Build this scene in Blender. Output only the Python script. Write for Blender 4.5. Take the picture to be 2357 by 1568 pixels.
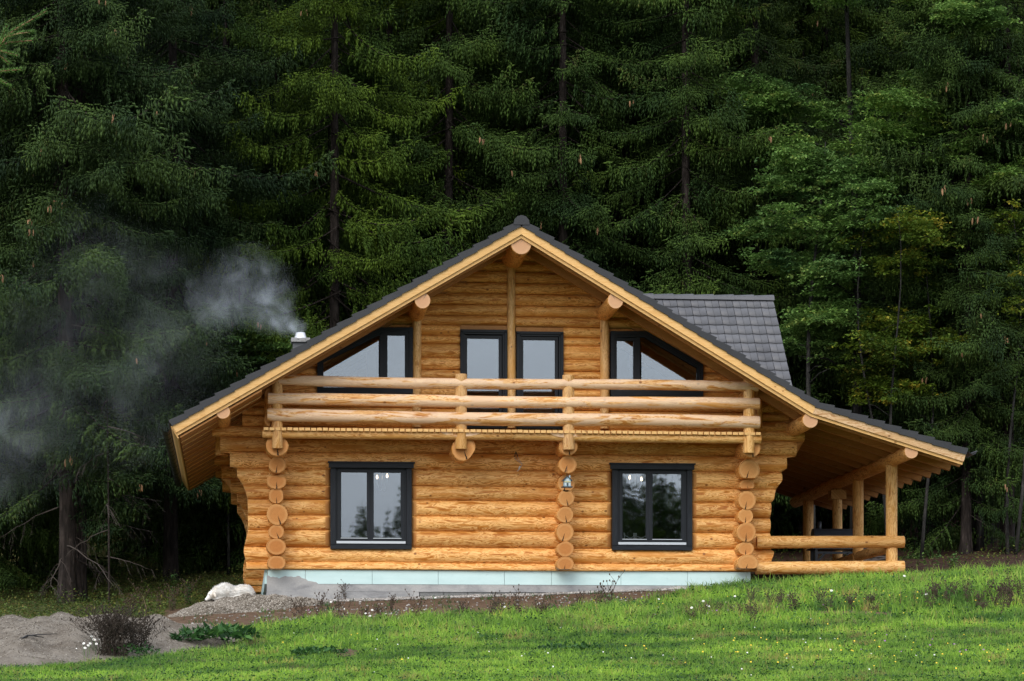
import bpy, math, random
import numpy as np
from mathutils import Vector, Matrix
R = math.radians
S = bpy.context.scene
COL = S.collection
for o in list(bpy.data.objects): bpy.data.objects.remove(o)

# ------------------------------------------------------------------ camera
F = 7100.0                       # focal length in units of the 2357-wide photograph
D = 62.2                         # camera to house front, metres
HOR = 1700.0                     # eye level row
TH = math.atan((1178.5-547)/F)   # house is turned this much from the view axis
cam = bpy.data.cameras.new("camera"); co = bpy.data.objects.new("camera", cam); COL.objects.link(co)
cam.sensor_width = 36; cam.lens = 36*F/2357
cam.shift_y = (HOR-784)/2357
cam.clip_end = 1500; cam.clip_start = 0.5
co.location = (0, -D, 0); co.rotation_euler = (R(90), 0, -TH)
S.camera = co
# ------------------------------------------------------------------ world, overcast sky
W = bpy.data.worlds.new("World"); S.world = W; W.use_nodes = True
nt = W.node_tree; nt.nodes.clear()
out = nt.nodes.new('ShaderNodeOutputWorld'); bg = nt.nodes.new('ShaderNodeBackground')
sky = nt.nodes.new('ShaderNodeTexSky'); sky.sky_type = 'NISHITA'; sky.sun_disc = False
sky.sun_elevation = R(40); sky.sun_rotation = R(205); sky.air_density = 1.5; sky.dust_density = 4
tc = nt.nodes.new('ShaderNodeTexCoord'); nz = nt.nodes.new('ShaderNodeTexNoise')
mp = nt.nodes.new('ShaderNodeMapping'); mp.inputs['Scale'].default_value = (1, 1, 3.2)
nz.inputs['Scale'].default_value = 2.6; nz.inputs['Detail'].default_value = 5; nz.inputs['Roughness'].default_value = .5
cr = nt.nodes.new('ShaderNodeValToRGB')
cr.color_ramp.elements[0].position = .32; cr.color_ramp.elements[0].color = (3.6, 4.1, 5.0, 1)
cr.color_ramp.elements[1].position = .68; cr.color_ramp.elements[1].color = (8.6, 9.0, 9.6, 1)
mx = nt.nodes.new('ShaderNodeMixRGB'); mx.inputs[0].default_value = .82
L = nt.links.new
L(tc.outputs['Generated'], mp.inputs[0]); L(mp.outputs[0], nz.inputs['Vector']); L(nz.outputs[0], cr.inputs[0])
L(sky.outputs[0], mx.inputs[1]); L(cr.outputs[0], mx.inputs[2]); L(mx.outputs[0], bg.inputs[0])
bg.inputs[1].default_value = .128; L(bg.outputs[0], out.inputs[0])
sun = bpy.data.lights.new("sun", 'SUN'); sun.energy = 1.1; sun.angle = R(40); sun.color = (1, .965, .91)
so = bpy.data.objects.new("sun", sun); COL.objects.link(so); so.rotation_euler = (R(50), 0, R(-25))
S.view_settings.view_transform = 'Standard'; S.view_settings.look = 'None'
S.view_settings.exposure = 0.70; S.view_settings.gamma = 1
S.render.engine = 'CYCLES'
S.cycles.transparent_max_bounces = 16
S.cycles.volume_bounces = 1

ct, st = math.cos(TH), math.sin(TH)
def at(px, py, Y=0.0):
    u = (px-1178.5)/F; v = (HOR-py)/F
    rx, ry = st+u*ct, ct-u*st
    t = (Y+D)/ry
    return Vector((t*rx, Y, v*t))
def proj(X, Y):                   # picture column and forward distance of ground points (numpy)
    dep = X*st+(Y+D)*ct
    return 1178.5+F*(X*ct-(Y+D)*st)/np.maximum(dep, 1), dep

# ------------------------------------------------------------------ object helpers
def tag(o, label=None, cat=None, group=None, kind=None):
    if label: o['label'] = label
    if cat: o['category'] = cat
    if group: o['group'] = group
    if kind: o['kind'] = kind
    return o
def empty(name, loc=(0,0,0), rz=0, label=None, cat=None, group=None):
    o = bpy.data.objects.new(name, None); COL.objects.link(o); o.location = loc; o.rotation_euler = (0,0,rz)
    o.empty_display_size = .1
    return tag(o, label, cat, group)
def link(name, me, parent=None):
    o = bpy.data.objects.new(name, me); COL.objects.link(o)
    if parent: o.parent = parent
    return o
class MB:
    """collects vertices / faces / uvs, builds one mesh object"""
    def __init__(s): s.v=[]; s.f=[]; s.m=[]; s.uv=[]; s.sm=[]
    def add(s, vs, fs, uvs=None, m=0, sm=False):
        b=len(s.v); s.v += [tuple(p) for p in vs]
        for k,f in enumerate(fs):
            s.f.append(tuple(i+b for i in f)); s.m.append(m if not isinstance(m,(list,tuple)) else m[k]); s.sm.append(sm)
            if uvs is None: s.uv += [(0,0)]*len(f)
            elif isinstance(uvs, dict): s.uv += [uvs[i] for i in f]
            else: s.uv += uvs[k]
    def box(s, c, d, m=0, rot=None, u0=None):
        # box with uv: u along the longest edge, v around
        hx,hy,hz=[x/2 for x in d]
        vs=[Vector((x,y,z)) for x in(-hx,hx) for y in(-hy,hy) for z in(-hz,hz)]
        fs=[(0,1,3,2),(4,6,7,5),(0,4,5,1),(2,3,7,6),(0,2,6,4),(1,5,7,3)]
        ax=max(range(3),key=lambda i:d[i]); oth=[i for i in range(3) if i!=ax]
        r0=random.random()*50 if u0 is None else u0
        uvs=[]
        for k,f in enumerate(fs):
            uvs.append([(vs[i][ax]+r0, vs[i][oth[0]]+vs[i][oth[1]]*1.0+r0*1.7) for i in f])
        if rot is not None: vs=[rot@p for p in vs]
        vs=[p+Vector(c) for p in vs]
        s.add(vs,fs,uvs,m)
    def beam(s, p0, p1, w, h, m=0, up=(0,0,1)):
        p0=Vector(p0);p1=Vector(p1);a=p1-p0;Ln=a.length;a.normalize();up=Vector(up)
        b=a.cross(up).normalized();u=b.cross(a)
        rot=Matrix((a,b,u)).transposed()
        s.box((p0+p1)/2,(Ln,w,h),m,rot)
    def tube(s, pts, rad, n=8, m=0, cap=True, sm=True):
        pts=[Vector(p) for p in pts]
        if not isinstance(rad,(list,tuple)): rad=[rad]*len(pts)
        vs=[];fs=[];uv={}
        r0=random.random()*30;dist=0
        for i,p in enumerate(pts):
            a=(pts[min(i+1,len(pts)-1)]-pts[max(i-1,0)]).normalized()
            ref=Vector((0,0,1)) if abs(a.z)<.9 else Vector((1,0,0))
            b=a.cross(ref).normalized();c=a.cross(b)
            if i: dist+=(p-pts[i-1]).length
            for k in range(n):
                t=2*math.pi*k/n
                uv[len(vs)]=(dist+r0,rad[i]*t)
                vs.append(p+(b*math.cos(t)+c*math.sin(t))*rad[i])
        for i in range(len(pts)-1):
            for k in range(n):
                fs.append((i*n+k,i*n+(k+1)%n,(i+1)*n+(k+1)%n,(i+1)*n+k))
        if cap: fs.append(tuple(range(n))[::-1]); fs.append(tuple((len(pts)-1)*n+k for k in range(n)))
        s.add(vs,fs,uv,m,sm)
    def lathe(s, c, prof, n=16, m=0, sm=True):
        vs=[];fs=[]
        for r,z in prof:
            for k in range(n):
                t=2*math.pi*k/n; vs.append((c[0]+r*math.cos(t),c[1]+r*math.sin(t),c[2]+z))
        for i in range(len(prof)-1):
            for k in range(n): fs.append((i*n+k,i*n+(k+1)%n,(i+1)*n+(k+1)%n,(i+1)*n+k))
        fs.append(tuple(range(n))[::-1]);fs.append(tuple((len(prof)-1)*n+k for k in range(n)))
        s.add(vs,fs,None,m,sm)
    def prism(s, poly, y0, y1, m=0):
        # polygon in XZ extruded along Y
        n=len(poly);vs=[(x,y0,z) for x,z in poly]+[(x,y1,z) for x,z in poly]
        fs=[tuple(range(n)),tuple(range(n,2*n))[::-1]]+[(i,(i+1)%n+0,(i+1)%n+n,i+n)[::-1] for i in range(n)]
        r0=random.random()*20
        uvs=[[(vs[i][0]+r0,vs[i][2]+vs[i][1]) for i in f] for f in fs]
        s.add(vs,fs,uvs,m)
    def build(s, name, mats, parent=None):
        me=bpy.data.meshes.new(name); me.from_pydata(s.v,[],s.f)
        for m in (mats if isinstance(mats,(list,tuple)) else [mats]): me.materials.append(m)
        me.polygons.foreach_set('material_index',s.m); me.polygons.foreach_set('use_smooth',s.sm)
        ul=me.uv_layers.new(name='UVMap'); ul.data.foreach_set('uv',np.array(s.uv,dtype=np.float32).ravel())
        me.update()
        return link(name,me,parent)
def fastmesh(name, V, Fc, uvv=None, mats=(), midx=None, smooth=False, attr=None):
    """V (n,3), Fc (m,k) same-size faces, uvv per vertex (n,2)"""
    V=np.ascontiguousarray(V,dtype=np.float32);Fc=np.ascontiguousarray(Fc,dtype=np.int32)
    me=bpy.data.meshes.new(name); k=Fc.shape[1]
    me.vertices.add(len(V)); me.vertices.foreach_set('co',V.ravel())
    me.loops.add(Fc.size); me.loops.foreach_set('vertex_index',Fc.ravel())
    me.polygons.add(len(Fc)); me.polygons.foreach_set('loop_start',np.arange(0,Fc.size,k,dtype=np.int32))
    try: me.polygons.foreach_set('loop_total',np.full(len(Fc),k,dtype=np.int32))
    except Exception: pass
    for m in mats: me.materials.append(m)
    if midx is not None: me.polygons.foreach_set('material_index',midx.astype(np.int32))
    if smooth: me.polygons.foreach_set('use_smooth',np.ones(len(Fc),dtype=bool))
    if uvv is not None:
        ul=me.uv_layers.new(name='UVMap'); ul.data.foreach_set('uv',np.ascontiguousarray(uvv[Fc.ravel()],dtype=np.float32).ravel())
    if attr:
        for nm,a in attr.items():
            at_=me.attributes.new(nm,'FLOAT','POINT'); at_.data.foreach_set('value',np.ascontiguousarray(a,dtype=np.float32))
    me.update(calc_edges=True); me.validate()
    return me

# ------------------------------------------------------------------ materials
def mat(name, col=(.5,.5,.5), rough=.7, metal=0, spec=.5):
    m=bpy.data.materials.new(name); m.use_nodes=True
    b=m.node_tree.nodes['Principled BSDF']; b.inputs['Base Color'].default_value=(*col,1)
    b.inputs['Roughness'].default_value=rough; b.inputs['Metallic'].default_value=metal
    b.inputs['Specular IOR Level'].default_value=spec
    return m
class NG:
    """tiny node-graph helper"""
    def __init__(s,m): s.t=m.node_tree; s.b=s.t.nodes.get('Principled BSDF')
    def n(s,k,**kw):
        x=s.t.nodes.new(k)
        for a,v in kw.items(): setattr(x,a,v)
        return x
    def L(s,a,b): s.t.links.new(a,b)
    def noise(s,vec,scale,detail=3,rough=.5,dist=0):
        x=s.n('ShaderNodeTexNoise'); x.inputs['Scale'].default_value=scale;x.inputs['Detail'].default_value=detail
        x.inputs['Roughness'].default_value=rough;x.inputs['Distortion'].default_value=dist
        if vec is not None: s.L(vec,x.inputs['Vector'])
        return x.outputs[0]
    def map(s,vec,scale=(1,1,1),loc=(0,0,0)):
        x=s.n('ShaderNodeMapping'); x.inputs['Scale'].default_value=scale;x.inputs['Location'].default_value=loc
        s.L(vec,x.inputs[0]); return x.outputs[0]
    def ramp(s,fac,stops,interp='LINEAR'):
        x=s.n('ShaderNodeValToRGB'); e=x.color_ramp.elements; x.color_ramp.interpolation=interp
        while len(e)<len(stops): e.new(.5)
        for i,(p,c) in enumerate(stops):
            e[i].position=p; e[i].color=(*c,1) if len(c)==3 else c
        s.L(fac,x.inputs[0]); return x.outputs[0]
    def mix(s,fac,a,b,mode='MIX'):
        x=s.n('ShaderNodeMixRGB'); x.blend_type=mode
        for i,v in ((0,fac),(1,a),(2,b)):
            if isinstance(v,(int,float)): x.inputs[i].default_value=v if i==0 else (v,v,v,1)
            elif isinstance(v,tuple): x.inputs[i].default_value=(*v,1)
            else: s.L(v,x.inputs[i])
        return x.outputs[0]
    def math(s,op,a,b=0,c=None):
        x=s.n('ShaderNodeMath'); x.operation=op
        for i,v in ((0,a),(1,b),(2,c)):
            if v is None: continue
            if isinstance(v,(int,float)): x.inputs[i].default_value=v
            else: s.L(v,x.inputs[i])
        return x.outputs[0]
    def bump(s,h,st=.3,dist=.01):
        x=s.n('ShaderNodeBump'); x.inputs['Strength'].default_value=st;x.inputs['Distance'].default_value=dist
        s.L(h,x.inputs['Height']); s.L(x.outputs[0],s.b.inputs['Normal'])
    def color(s,c): s.L(c,s.b.inputs['Base Color'])
def uvn(g): return g.n('ShaderNodeUVMap').outputs[0]
def obj_co(g): return g.n('ShaderNodeTexCoord').outputs['Object']
def gen_world(g): return g.n('ShaderNodeNewGeometry').outputs['Position']
def rnd(g): return g.n('ShaderNodeObjectInfo').outputs['Random']

def wood_mat(name, light, mid, deep, pale=0.0, knot=(.07,.028,.012), patch=1.0):
    m=mat(name,mid,.55,0,.35); g=NG(m); uv=uvn(g)
    vec=g.map(uv,(1,1,1)); off=g.n('ShaderNodeCombineXYZ'); r=rnd(g); g.L(g.math('MULTIPLY',r,37.0),off.inputs[2])
    add=g.n('ShaderNodeVectorMath'); add.operation='ADD'; g.L(vec,add.inputs[0]); g.L(off.outputs[0],add.inputs[1]); vec=add.outputs[0]
    # knife-peeled figure: elongated contour-like patches
    a=g.noise(g.map(vec,(1.5,8.5,1)),1.0,4,.55,1.5)
    fig=g.ramp(a,[(.30,deep),(.41,mid),(.45,light),(.50,light),(.515,deep),(.535,mid),(.56,light),(.61,light),(.63,deep),(.70,mid)])
    c=g.noise(g.map(vec,(.9,3.2,1)),1.0,2,.5)
    col=g.mix(g.math('MULTIPLY',g.ramp(c,[(.30,(0,0,0)),(.46,(1,1,1))]),1.0*patch),mid,fig)
    # thin contour rings
    rg=g.math('SINE',g.math('MULTIPLY',g.noise(g.map(vec,(1.1,7,1)),1.0,2,.5,.6),75.0))
    col=g.mix(g.math('MULTIPLY',g.ramp(rg,[(.55,(0,0,0)),(.95,(1,1,1))]),.28),col,deep)
    fine=g.noise(g.map(vec,(3,70,1)),1.0,2,.6)
    col=g.mix(.22,col,g.ramp(fine,[(.3,(.55,.5,.45)),(.7,(1,1,1))]),'MULTIPLY')
    # knots
    v=g.n('ShaderNodeTexVoronoi'); v.inputs['Scale'].default_value=1.0; v.inputs['Randomness'].default_value=1
    g.L(g.map(vec,(2.9,3.6,1)),v.inputs['Vector'])
    kn=g.ramp(v.outputs['Distance'],[(.07,(1,1,1)),(.095,(0,0,0))])
    col=g.mix(g.math('MULTIPLY',kn,.85),col,knot)
    halo=g.ramp(v.outputs['Distance'],[(.06,(1,1,1)),(.16,(0,0,0))])
    col=g.mix(g.math('MULTIPLY',halo,.3),col,deep)
    # each log its own tone
    tone=g.ramp(r,[(0,(.80,.74,.68)),(.45,(.98,.98,.98)),(.8,(1.06,1.03,1.0)),(1,(1.12,1.14,1.25))])
    col=g.mix(1,col,tone,'MULTIPLY')
    if pale: 
        w=g.noise(g.map(vec,(.9,5,1)),1.0,4,.6,1.0)
        col=g.mix(g.math('MULTIPLY',g.ramp(w,[(.45,(0,0,0)),(.50,(1,1,1))]),pale),col,(.76,.58,.42))
    g.color(col)
    g.bump(g.math('ADD',a,g.math('MULTIPLY',fine,.3)),.35,.012)
    return m
M={}
M['wood']=wood_mat('peeled_log',(.92,.55,.20),(.64,.275,.052),(.42,.14,.017))
M['gable']=wood_mat('gable_log',(.88,.49,.155),(.64,.275,.052),(.43,.145,.019))
M['rail']=wood_mat('weathered_rail',(.84,.53,.24),(.62,.29,.07),(.42,.14,.022),pale=.62)
M['post']=wood_mat('post_log',(.80,.50,.20),(.64,.34,.09),(.42,.18,.035),pale=.12)
M['porch']=wood_mat('porch_log',(.84,.52,.20),(.66,.34,.085),(.42,.16,.026))
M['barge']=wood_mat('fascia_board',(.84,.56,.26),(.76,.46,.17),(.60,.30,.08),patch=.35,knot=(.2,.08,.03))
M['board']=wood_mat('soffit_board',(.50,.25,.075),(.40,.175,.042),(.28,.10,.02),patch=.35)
M['stain']=wood_mat('stained_fascia',(.80,.56,.33),(.70,.45,.22),(.42,.19,.055),patch=1.0)
def end_mat():
    m=mat('end_grain',(.5,.25,.09),.75,0,.2); g=NG(m); uv=uvn(g)
    vec=g.map(uv,(1,1,1)); sep=g.n('ShaderNodeSeparateXYZ'); g.L(vec,sep.inputs[0])
    ln=g.n('ShaderNodeVectorMath'); ln.operation='LENGTH'; g.L(vec,ln.inputs[0])
    n=g.noise(vec,1.5,3)
    rr=g.math('SINE',g.math('MULTIPLY',g.math('ADD',ln.outputs['Value'],g.math('MULTIPLY',n,.25)),52.0))
    r=rnd(g)
    base=g.ramp(r,[(0,(.50,.20,.055)),(1,(.62,.30,.10))])
    col=g.mix(g.math('MULTIPLY',g.ramp(rr,[(.2,(0,0,0)),(1,(1,1,1))]),.42),base,(.33,.12,.030))
    sap=g.ramp(ln.outputs['Value'],[(.62,(0,0,0)),(.8,(1,1,1))])
    col=g.mix(g.math('MULTIPLY',sap,.3),col,(.72,.42,.17)); col=g.mix(g.math('MULTIPLY',g.ramp(ln.outputs['Value'],[(.9,(0,0,0)),(.98,(1,1,1))]),.6),col,(.25,.09,.02))
    bl=g.noise(vec,3,4,.6); col=g.mix(.25,col,g.ramp(bl,[(.35,(.6,.5,.42)),(.65,(1,1,1))]),'MULTIPLY')
    # a drying crack from the heart downwards
    wob=g.math('MULTIPLY',g.math('SUBTRACT',g.noise(g.map(vec,(0,3,0)),1.6,3),.5),.22)
    side=g.math('ABSOLUTE',g.math('ADD',sep.outputs[0],wob))
    wid=g.math('MULTIPLY',g.math('MAXIMUM',g.math('MULTIPLY',sep.outputs[1],-1.0),0.0),.085)
    crack=g.math('LESS_THAN',side,wid)
    on=g.math('GREATER_THAN',r,.18)
    col=g.mix(g.math('MULTIPLY',crack,on),col,(.035,.016,.008))
    g.color(col); return m
M['end']=end_mat()
def end_pale():
    m=M['end'].copy(); m.name='end_grain_pale'
    hs=m.node_tree.nodes.new('ShaderNodeMixRGB'); hs.inputs[0].default_value=.42; hs.inputs[2].default_value=(.68,.47,.34,1)
    b=m.node_tree.nodes['Principled BSDF']; src=b.inputs['Base Color'].links[0].from_socket
    m.node_tree.links.new(src,hs.inputs[1]); m.node_tree.links.new(hs.outputs[0],b.inputs['Base Color']); return m
M['endp']=end_pale()
def trim_mat():
    m=mat('charcoal_painted_wood',(.016,.019,.025),.55,0,.25); g=NG(m); n=g.noise(g.map(uvn(g),(4,60,1)),1,3)
    g.color(g.ramp(n,[(.3,(.006,.008,.012)),(.7,(.017,.021,.028))])); g.bump(n,.25,.004); return m
M['trim']=trim_mat()
M['sash']=mat('charcoal_sash',(.012,.015,.020),.5,0,.25)
M['alu']=mat('aluminium',(.62,.64,.68),.3,.9)
M['zinc']=mat('zinc',(.16,.165,.18),.42,.8)
M['gutter']=mat('black_gutter',(.016,.016,.018),.4,.3)
M['steel']=mat('steel',(.85,.86,.88),.38,.6)
def tile_mat(name,c0,c1,rough):
    m=mat(name,c0,rough,0,.4); g=NG(m); p=gen_world(g)
    n=g.noise(p,1.3,4); f=g.noise(p,60,2); c=g.ramp(n,[(.3,c0),(.7,c1)])
    col=g.mix(.3,c,g.ramp(f,[(.3,(.6,.6,.6)),(.7,(1,1,1))]),'MULTIPLY')
    at_=g.n('ShaderNodeAttribute'); at_.attribute_name='tone'
    col=g.mix(1,col,g.ramp(at_.outputs['Fac'],[(0,(.86,.86,.87)),(1,(1.1,1.1,1.1))]),'MULTIPLY')
    g.color(col); g.bump(f,.2,.004); return m
M['tile']=tile_mat('charcoal_roof_tile',(.030,.031,.036),(.042,.043,.049),.5)
M['tile2']=tile_mat('grey_roof_tile',(.098,.099,.110),(.125,.126,.138),.42)
def concrete():
    m=mat('concrete',(.36,.36,.36),.9,0,.2); g=NG(m); p=gen_world(g)
    n=g.noise(g.map(p,(1,1,2.5)),1.6,6,.6,.5); f=g.noise(p,40,3)
    col=g.ramp(n,[(.3,(.22,.22,.23)),(.45,(.34,.34,.345)),(.6,(.44,.435,.43))])
    col=g.mix(.3,col,g.ramp(f,[(.3,(.6,.6,.6)),(.7,(1,1,1))]),'MULTIPLY'); g.color(col); g.bump(g.math('ADD',n,g.math('MULTIPLY',f,.3)),.5,.02); return m
M['concrete']=concrete()
def block():
    m=mat('concrete_block',(.22,.22,.22),.95,0,.1); g=NG(m); p=gen_world(g); f=g.noise(p,25,4,.7)
    g.color(g.ramp(f,[(.3,(.13,.135,.135)),(.7,(.25,.25,.245))])); g.bump(f,.6,.01); return m
M['block']=block()
def insul():
    m=mat('pale_blue_foam',(.50,.70,.72),.8,0,.2); g=NG(m); p=gen_world(g)
    n=g.noise(g.map(p,(.7,1,2)),2,5,.65); col=g.ramp(n,[(.3,(.52,.70,.70)),(.62,(.60,.78,.78))])
    s=g.noise(p,9,3,.7); col=g.mix(g.math('MULTIPLY',g.ramp(s,[(.66,(0,0,0)),(.72,(1,1,1))]),.3),col,(.35,.48,.5))
    g.color(col); return m
M['insul']=insul()
def glass():
    m=bpy.data.materials.new('window_glass'); m.use_nodes=True; t=m.node_tree; t.nodes.clear()
    o=t.nodes.new('ShaderNodeOutputMaterial'); tr=t.nodes.new('ShaderNodeBsdfTransparent'); gl=t.nodes.new('ShaderNodeBsdfGlossy'); mi=t.nodes.new('ShaderNodeMixShader')
    tr.inputs[0].default_value=(.78,.80,.80,1); gl.inputs[0].default_value=(.80,.89,1,1); gl.inputs['Roughness'].default_value=.012
    nz=t.nodes.new('ShaderNodeTexNoise'); nz.inputs['Scale'].default_value=1.6; nz.inputs['Detail'].default_value=1
    geo=t.nodes.new('ShaderNodeNewGeometry'); t.links.new(geo.outputs['Position'],nz.inputs['Vector'])
    bp=t.nodes.new('ShaderNodeBump'); bp.inputs['Strength'].default_value=.06; bp.inputs['Distance'].default_value=.01
    t.links.new(nz.outputs[0],bp.inputs['Height']); t.links.new(bp.outputs[0],gl.inputs['Normal'])
    mi.inputs[0].default_value=.165
    t.links.new(tr.outputs[0],mi.inputs[1]);t.links.new(gl.outputs[0],mi.inputs[2]);t.links.new(mi.outputs[0],o.inputs[0]); return m
M['glass']=glass()
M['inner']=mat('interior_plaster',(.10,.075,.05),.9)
M['white']=mat('white_paint',(.62,.64,.66),.5)
def bark(name,c0,c1,c2):
    m=mat(name,c0,.95,0,.15); g=NG(m); p=obj_co(g)
    n=g.noise(g.map(p,(9,9,1.4)),1.2,6,.7,.6); b=g.noise(p,1.5,3)
    col=g.ramp(n,[(.35,c0),(.52,c1),(.68,c2)]); col=g.mix(.5,col,g.ramp(b,[(.35,(.6,.6,.62)),(.65,(1.1,1.05,1))]),'MULTIPLY')
    g.color(col); g.bump(n,.9,.05); return m
M['bark']=bark('spruce_bark',(.012,.010,.009),(.036,.029,.026),(.085,.070,.064))
M['barkg']=bark('grey_bark',(.014,.014,.013),(.035,.034,.032),(.075,.073,.068))
def foliage(name, stops, tipcol, tip=.5, trans=.25):
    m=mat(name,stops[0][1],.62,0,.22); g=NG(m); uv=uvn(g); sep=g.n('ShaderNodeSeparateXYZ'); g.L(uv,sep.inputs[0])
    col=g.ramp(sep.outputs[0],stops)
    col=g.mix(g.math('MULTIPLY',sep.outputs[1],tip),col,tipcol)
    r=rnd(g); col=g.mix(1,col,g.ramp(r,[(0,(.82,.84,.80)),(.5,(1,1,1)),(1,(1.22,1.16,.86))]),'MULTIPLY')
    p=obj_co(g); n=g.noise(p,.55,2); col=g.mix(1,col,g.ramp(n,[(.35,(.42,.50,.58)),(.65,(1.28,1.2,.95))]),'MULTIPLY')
    g.color(col)
    o=g.t.nodes['Material Output']; t=g.n('ShaderNodeBsdfTranslucent'); g.L(col,t.inputs[0]); mi=g.n('ShaderNodeMixShader'); mi.inputs[0].default_value=trans
    g.L(g.b.outputs[0],mi.inputs[1]); g.L(t.outputs[0],mi.inputs[2]); g.L(mi.outputs[0],o.inputs[0]); return m
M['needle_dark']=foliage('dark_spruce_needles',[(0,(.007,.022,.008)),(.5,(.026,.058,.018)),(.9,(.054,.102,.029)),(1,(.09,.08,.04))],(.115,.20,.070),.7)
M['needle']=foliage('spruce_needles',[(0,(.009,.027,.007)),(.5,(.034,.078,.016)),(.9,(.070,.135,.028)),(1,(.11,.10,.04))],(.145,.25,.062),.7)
M['needle_yellow']=foliage('yellow_green_needles',[(0,(.028,.068,.008)),(.5,(.068,.135,.015)),(1,(.115,.19,.024))],(.20,.31,.045),.7)  # trees whose needles are a brighter yellow-green by nature
M['leaf']=foliage('broad_leaves',[(0,(.020,.080,.018)),(.45,(.055,.155,.032)),(.85,(.12,.26,.062)),(1,(.28,.36,.10))],(.27,.40,.15),.6,.35)
M['leaf_y']=foliage('yellowing_leaves',[(0,(.040,.10,.012)),(.5,(.10,.18,.020)),(.8,(.21,.26,.03)),(1,(.46,.36,.05))],(.26,.30,.06),.3,.35)
M['grass']=foliage('grass_blades',[(0,(.018,.066,.014)),(.25,(.062,.17,.024)),(.55,(.165,.35,.042)),(.84,(.29,.49,.075)),(.95,(.42,.47,.15)),(1,(.34,.23,.12))],(.34,.54,.12),.5,.35)
M['herb']=foliage('meadow_herbs',[(0,(.014,.055,.020)),(.6,(.040,.125,.036)),(1,(.10,.23,.065))],(.11,.23,.07),.3,.3)
M['under']=foliage('undergrowth',[(0,(.030,.066,.020)),(.45,(.080,.135,.034)),(.75,(.16,.19,.045)),(.9,(.20,.12,.05)),(1,(.34,.31,.11))],(.16,.22,.06),.3,.3)
M['dry']=mat('dry_stems',(.062,.041,.026),.9)
M['dryd']=mat('dark_dry_stems',(.030,.020,.013),.9)
M['dryl']=mat('pale_dry_stems',(.16,.11,.065),.9)
M['twig']=mat('dead_twig',(.075,.060,.052),.9)
M['cone']=mat('spruce_cone',(.36,.20,.10),.7)
M['petal']=mat('white_petals',(.82,.82,.80),.6)
M['yellow']=mat('yellow_petals',(.78,.56,.03),.6)
M['purple']=mat('purple_petals',(.28,.12,.30),.6)

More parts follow.
